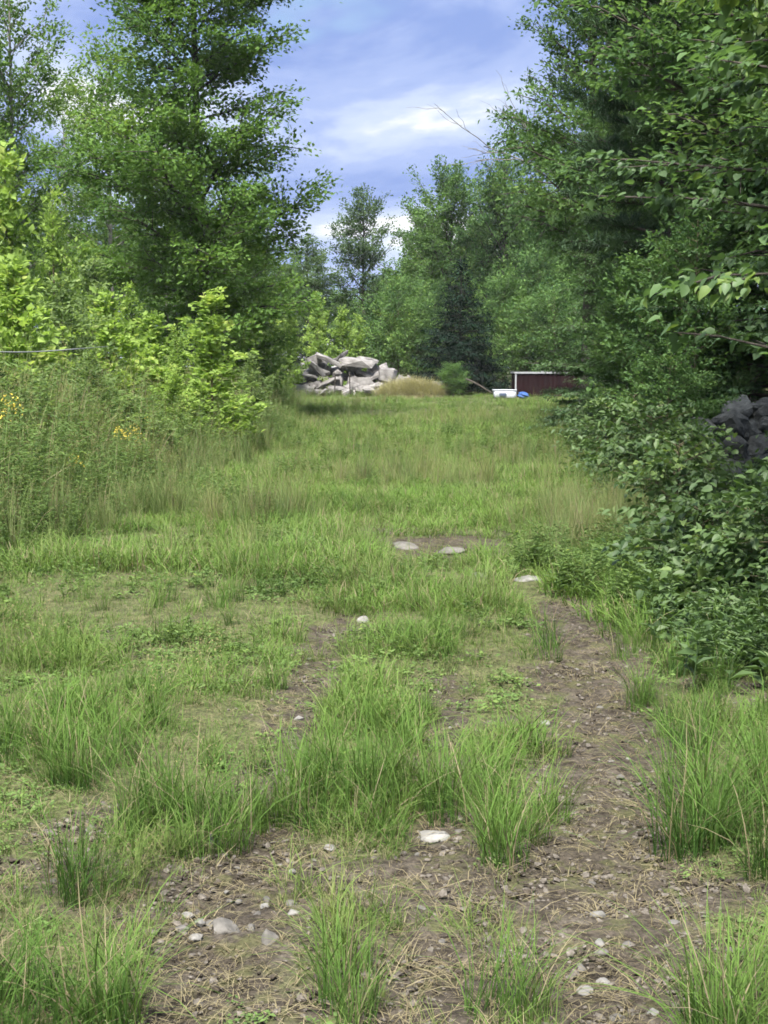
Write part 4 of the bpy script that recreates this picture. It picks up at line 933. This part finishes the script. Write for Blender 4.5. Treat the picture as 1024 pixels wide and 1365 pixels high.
# ------------------------------------------------------------------ maroon container with a pale rim
def container():
    D = 70.0
    xl, xr = at_px(687, D), at_px(777, D); w = xr - xl; h = topH(496, D); dp = 1.9
    o = empty('container', ((xl + xr) / 2, D + dp / 2, 0.0)); tag(o, 'open dark maroon steel container with a pale top rim at the far wood', 'container')
    red = plain_mat('maroon_paint', [(0.3, (0.008, 0.003, 0.004)), (0.7, (0.015, 0.005, 0.006))], 3, 0.8, 0.1, spec=0.08)
    pale = plain_mat('pale_rim_paint', [(0.3, (0.20, 0.21, 0.225)), (0.7, (0.30, 0.31, 0.325))], 5, 0.5, 0.1)
    def corr(n, a, b, axis, off):      # corrugated sheet
        xs = np.linspace(a, b, n * 4 + 1); d = np.tile([0, 0.02, 0.02, 0], n + 1)[:len(xs)] + off
        pts = np.stack([xs, d], -1) if axis == 0 else np.stack([d, xs], -1)
        V = np.concatenate([np.c_[pts, np.full(len(xs), 0.08)], np.c_[pts, np.full(len(xs), h - 0.06)]]); i = np.arange(len(xs) - 1); m = len(xs)
        Q = np.stack([i, i + 1, i + 1 + m, i + m], -1); mb = MB(); mb.add(V, None, Q); return mb.mesh('panel', red)
    for args in ((14, -w / 2, w / 2, 0, -dp / 2), (14, -w / 2, w / 2, 0, dp / 2), (8, -dp / 2, dp / 2, 1, -w / 2), (8, -dp / 2, dp / 2, 1, w / 2)): link('side_panel', corr(*args), o)
    def bx(name, c, s, m):
        mb = MB(); mb.box(c, s); link(name, mb.mesh(name, m), o)
    for sy in (-1, 1): bx('rim', (0, sy * (dp / 2 + 0.01), h - 0.03), (w + 0.16, 0.12, 0.075), pale)
    for sx in (-1, 1): bx('rim', (sx * (w / 2 + 0.01), 0, h - 0.032), (0.12, dp - 0.11, 0.07), pale)
    for sx in (-1, 1):
        for sy in (-1, 1): bx('corner_post', (sx * (w / 2 + 0.005), sy * (dp / 2 + 0.005), h / 2 - 0.045), (0.07, 0.07, h - 0.09), pale if sx < 0 and sy < 0 else red)
    bx('floor', (0, 0, 0.06), (w - 0.1, dp - 0.1, 0.06), red)
    for sx in (-0.32, 0.32): bx('skid', (sx * w, 0, 0.015), (0.14, dp - 0.2, 0.07), red)
    bx('lifting_lug', (-0.12 * w, -dp / 2, h + 0.055), (0.18, 0.06, 0.07), pale)
container()
def tub():
    D = 67.0; x = at_px(672, D)
    o = empty('tub', (x, D, 0.02), 0.08); tag(o, 'long white tub lying beside the left end of the maroon container', 'tub')
    wm = plain_mat('white_plastic', [(0.3, (0.32, 0.34, 0.38)), (0.7, (0.44, 0.46, 0.50))], 3, 0.4, 0)
    mb = MB(); L, W, H = 1.1, 0.55, 0.36
    def ring(l, w, z): 
        a = np.linspace(0, 2 * pi, 24, endpoint=False); c, s = np.cos(a), np.sin(a)
        return np.stack([l / 2 * np.sign(c) * np.abs(c) ** 0.35, w / 2 * np.sign(s) * np.abs(s) ** 0.35, np.full(24, z)], -1)
    R = [ring(L * .86, W * .8, 0), ring(L * .92, W * .88, .05), ring(L * .97, W * .95, H - .03), ring(L * .90, W * .86, H - .02), ring(L * .82, W * .74, .06)]
    V = np.concatenate(R); i = (np.arange(4)[:, None] * 24 + np.arange(24)[None]).ravel(); j = (np.arange(4)[:, None] * 24 + (np.arange(24)[None] + 1) % 24).ravel()
    mb.add(V, None, np.stack([i, j, j + 24, i + 24], -1)); 
    V2 = np.concatenate([R[4], [[0, 0, .06]]]); mb.add(V2, np.stack([np.arange(24), (np.arange(24) + 1) % 24, np.full(24, 24)], -1))
    link('basin', mb.mesh('basin', wm, True), o)
    m2 = MB(); P = np.concatenate([ring(L * .99, W * .97, H), ring(L * .99, W * .97, H)[:2]]); m2.tube(P, np.full(len(P), 0.028), 6); link('rim', m2.mesh('rim', wm, True), o)
    dk = plain_mat('opening_shade_paint', [(0.3, (0.05, 0.07, 0.12)), (0.7, (0.09, 0.12, 0.18))], 3, 0.5, 0)  # dark colour painting the shade inside an opening, on a solid block
    m3 = MB(); m3.box((-0.12, -W / 2 - 0.006, 0.16), (0.34, 0.03, 0.12)); link('painted_opening', m3.mesh('painted_opening', dk), o)
    # crumpled blue tarp
    bl = plain_mat('blue_tarp', [(0.3, (0.02, 0.06, 0.20)), (0.7, (0.05, 0.12, 0.32))], 5, 0.45, 0.3)
    x2 = at_px(697, 66.2); bm = bmesh.new(); bmesh.ops.create_icosphere(bm, subdivisions=3, radius=0.5); rg2 = np.random.default_rng(4)
    ph = rg2.uniform(0, 6, 6)
    for v in bm.verts:
        c = v.co; f = 1 + 0.16 * math.sin(7 * c.x + ph[0]) * math.cos(6 * c.y + ph[1]) + 0.10 * math.sin(13 * c.z + 9 * c.x + ph[2])
        v.co = Vector((c.x * 0.58 * f, c.y * 0.6 * f, max(-0.15, c.z * 0.34 * f)))
    me = bpy.data.meshes.new('tarp'); bm.to_mesh(me); bm.free(); me.materials.append(bl)
    t = link('blue_tarp', me, None, (x2, 66.2, 0.14)); tag(t, 'crumpled blue tarp bundle at the left foot of the maroon container', 'tarp')
    r = link('boulder', rock_mesh(700, M['rubble'], (0.75, 0.6, 1.0), 9, 0.75), None, (at_px(786, 60), 60, 0.36)); tag(r, 'pale upright boulder among bushes right of the maroon container', 'boulder')
    m4 = MB(); a, b = pix(621, 505, 68), pix(656, 524, 67.5); P = np.linspace(np.array(a), np.array(b), 5); P[:, 2] += np.array([0, .04, .05, .02, 0]); m4.tube(P, np.linspace(.05, .03, 5), 6)
    lg = link('fallen_branch', m4.mesh('fallen_branch', M['bark'], True)); tag(lg, 'brown fallen branch slanting down to the white tub', 'branch')
tub()

# ------------------------------------------------------------------ dark fieldstone wall on the right
def stone_wall():
    rgw = np.random.default_rng(9); protos = [rock_mesh(800 + i, M['darkrock'], (1, 1, 1), 11, 0.72, 3) for i in range(6)]
    k = 0
    for row in range(5):
        for j in range(10):
            x = at_px(942, 16.3) + j * 0.25 + (row % 2) * 0.12 + rgw.normal(0, 0.05)
            z = 0.13 + row * 0.215 + rgw.normal(0, 0.03) + 0.02 * j
            if row == 4 and j in (0, 1, 5): continue
            s = rgw.uniform(0.25, 0.42)
            o = link('fieldstone', protos[k % 6], None, (x, 16.6 + row * 0.12 + rgw.normal(0, 0.06), z)); k += 1
            o.scale = (s * 1.15, s, s * rgw.uniform(0.75, 0.95)); o.rotation_euler = rgw.normal(0, 0.35, 3)
            tag(o, 'dark grey fieldstone heaped in the shaded stone heap', 'stone', 'fieldstones of the shaded heap')
stone_wall()

# ------------------------------------------------------------------ wire between two saplings
def wire():
    a = np.array((at_px(-60, 19), 19.0, 1.86)); b = np.array((at_px(150, 25) , 24.8, 1.90))
    a2 = np.array((at_px(-90, 15.2), 15.2, 1.79)); b2 = np.array((at_px(105, 16.5), 16.5, 1.77))
    s = np.linspace(0, 1, 24)[:, None]; P = a2 * (1 - s) + b2 * s; P[:, 2] -= 0.05 * (np.sin(s[:, 0] * pi))
    tail = np.linspace(b2, b, 10)[1:]; P = np.concatenate([np.array([a]), P, tail])
    mb = MB(); mb.tube(P, np.full(len(P), 0.008), 6)
    o = link('wire', mb.mesh('wire', plain_mat('grey_wire', [(0.3, (0.16, 0.17, 0.18)), (0.7, (0.26, 0.27, 0.28))], 8, 0.45, 0), True))
    tag(o, 'thin pale wire strung level through the left saplings', 'wire')
wire()

# ------------------------------------------------------------------ thin summer haze
def haze():
    m, t = newmat('haze'); v = N(t, 'ShaderNodeVolumePrincipled'); v.inputs['Density'].default_value = 0.0002
    v.inputs['Color'].default_value = (0.90, 0.95, 1.0, 1); v.inputs['Anisotropy'].default_value = 0.0
    o = N(t, 'ShaderNodeOutputMaterial'); t.links.new(v.outputs[0], o.inputs['Volume'])
    mb = MB(); mb.box((0, 220, 13.0), (920, 820, 29.0)); h = link('haze', mb.mesh('haze', m)); tag(h, 'thin pale summer haze hanging over the whole clearing', 'haze', None, 'stuff')
haze()
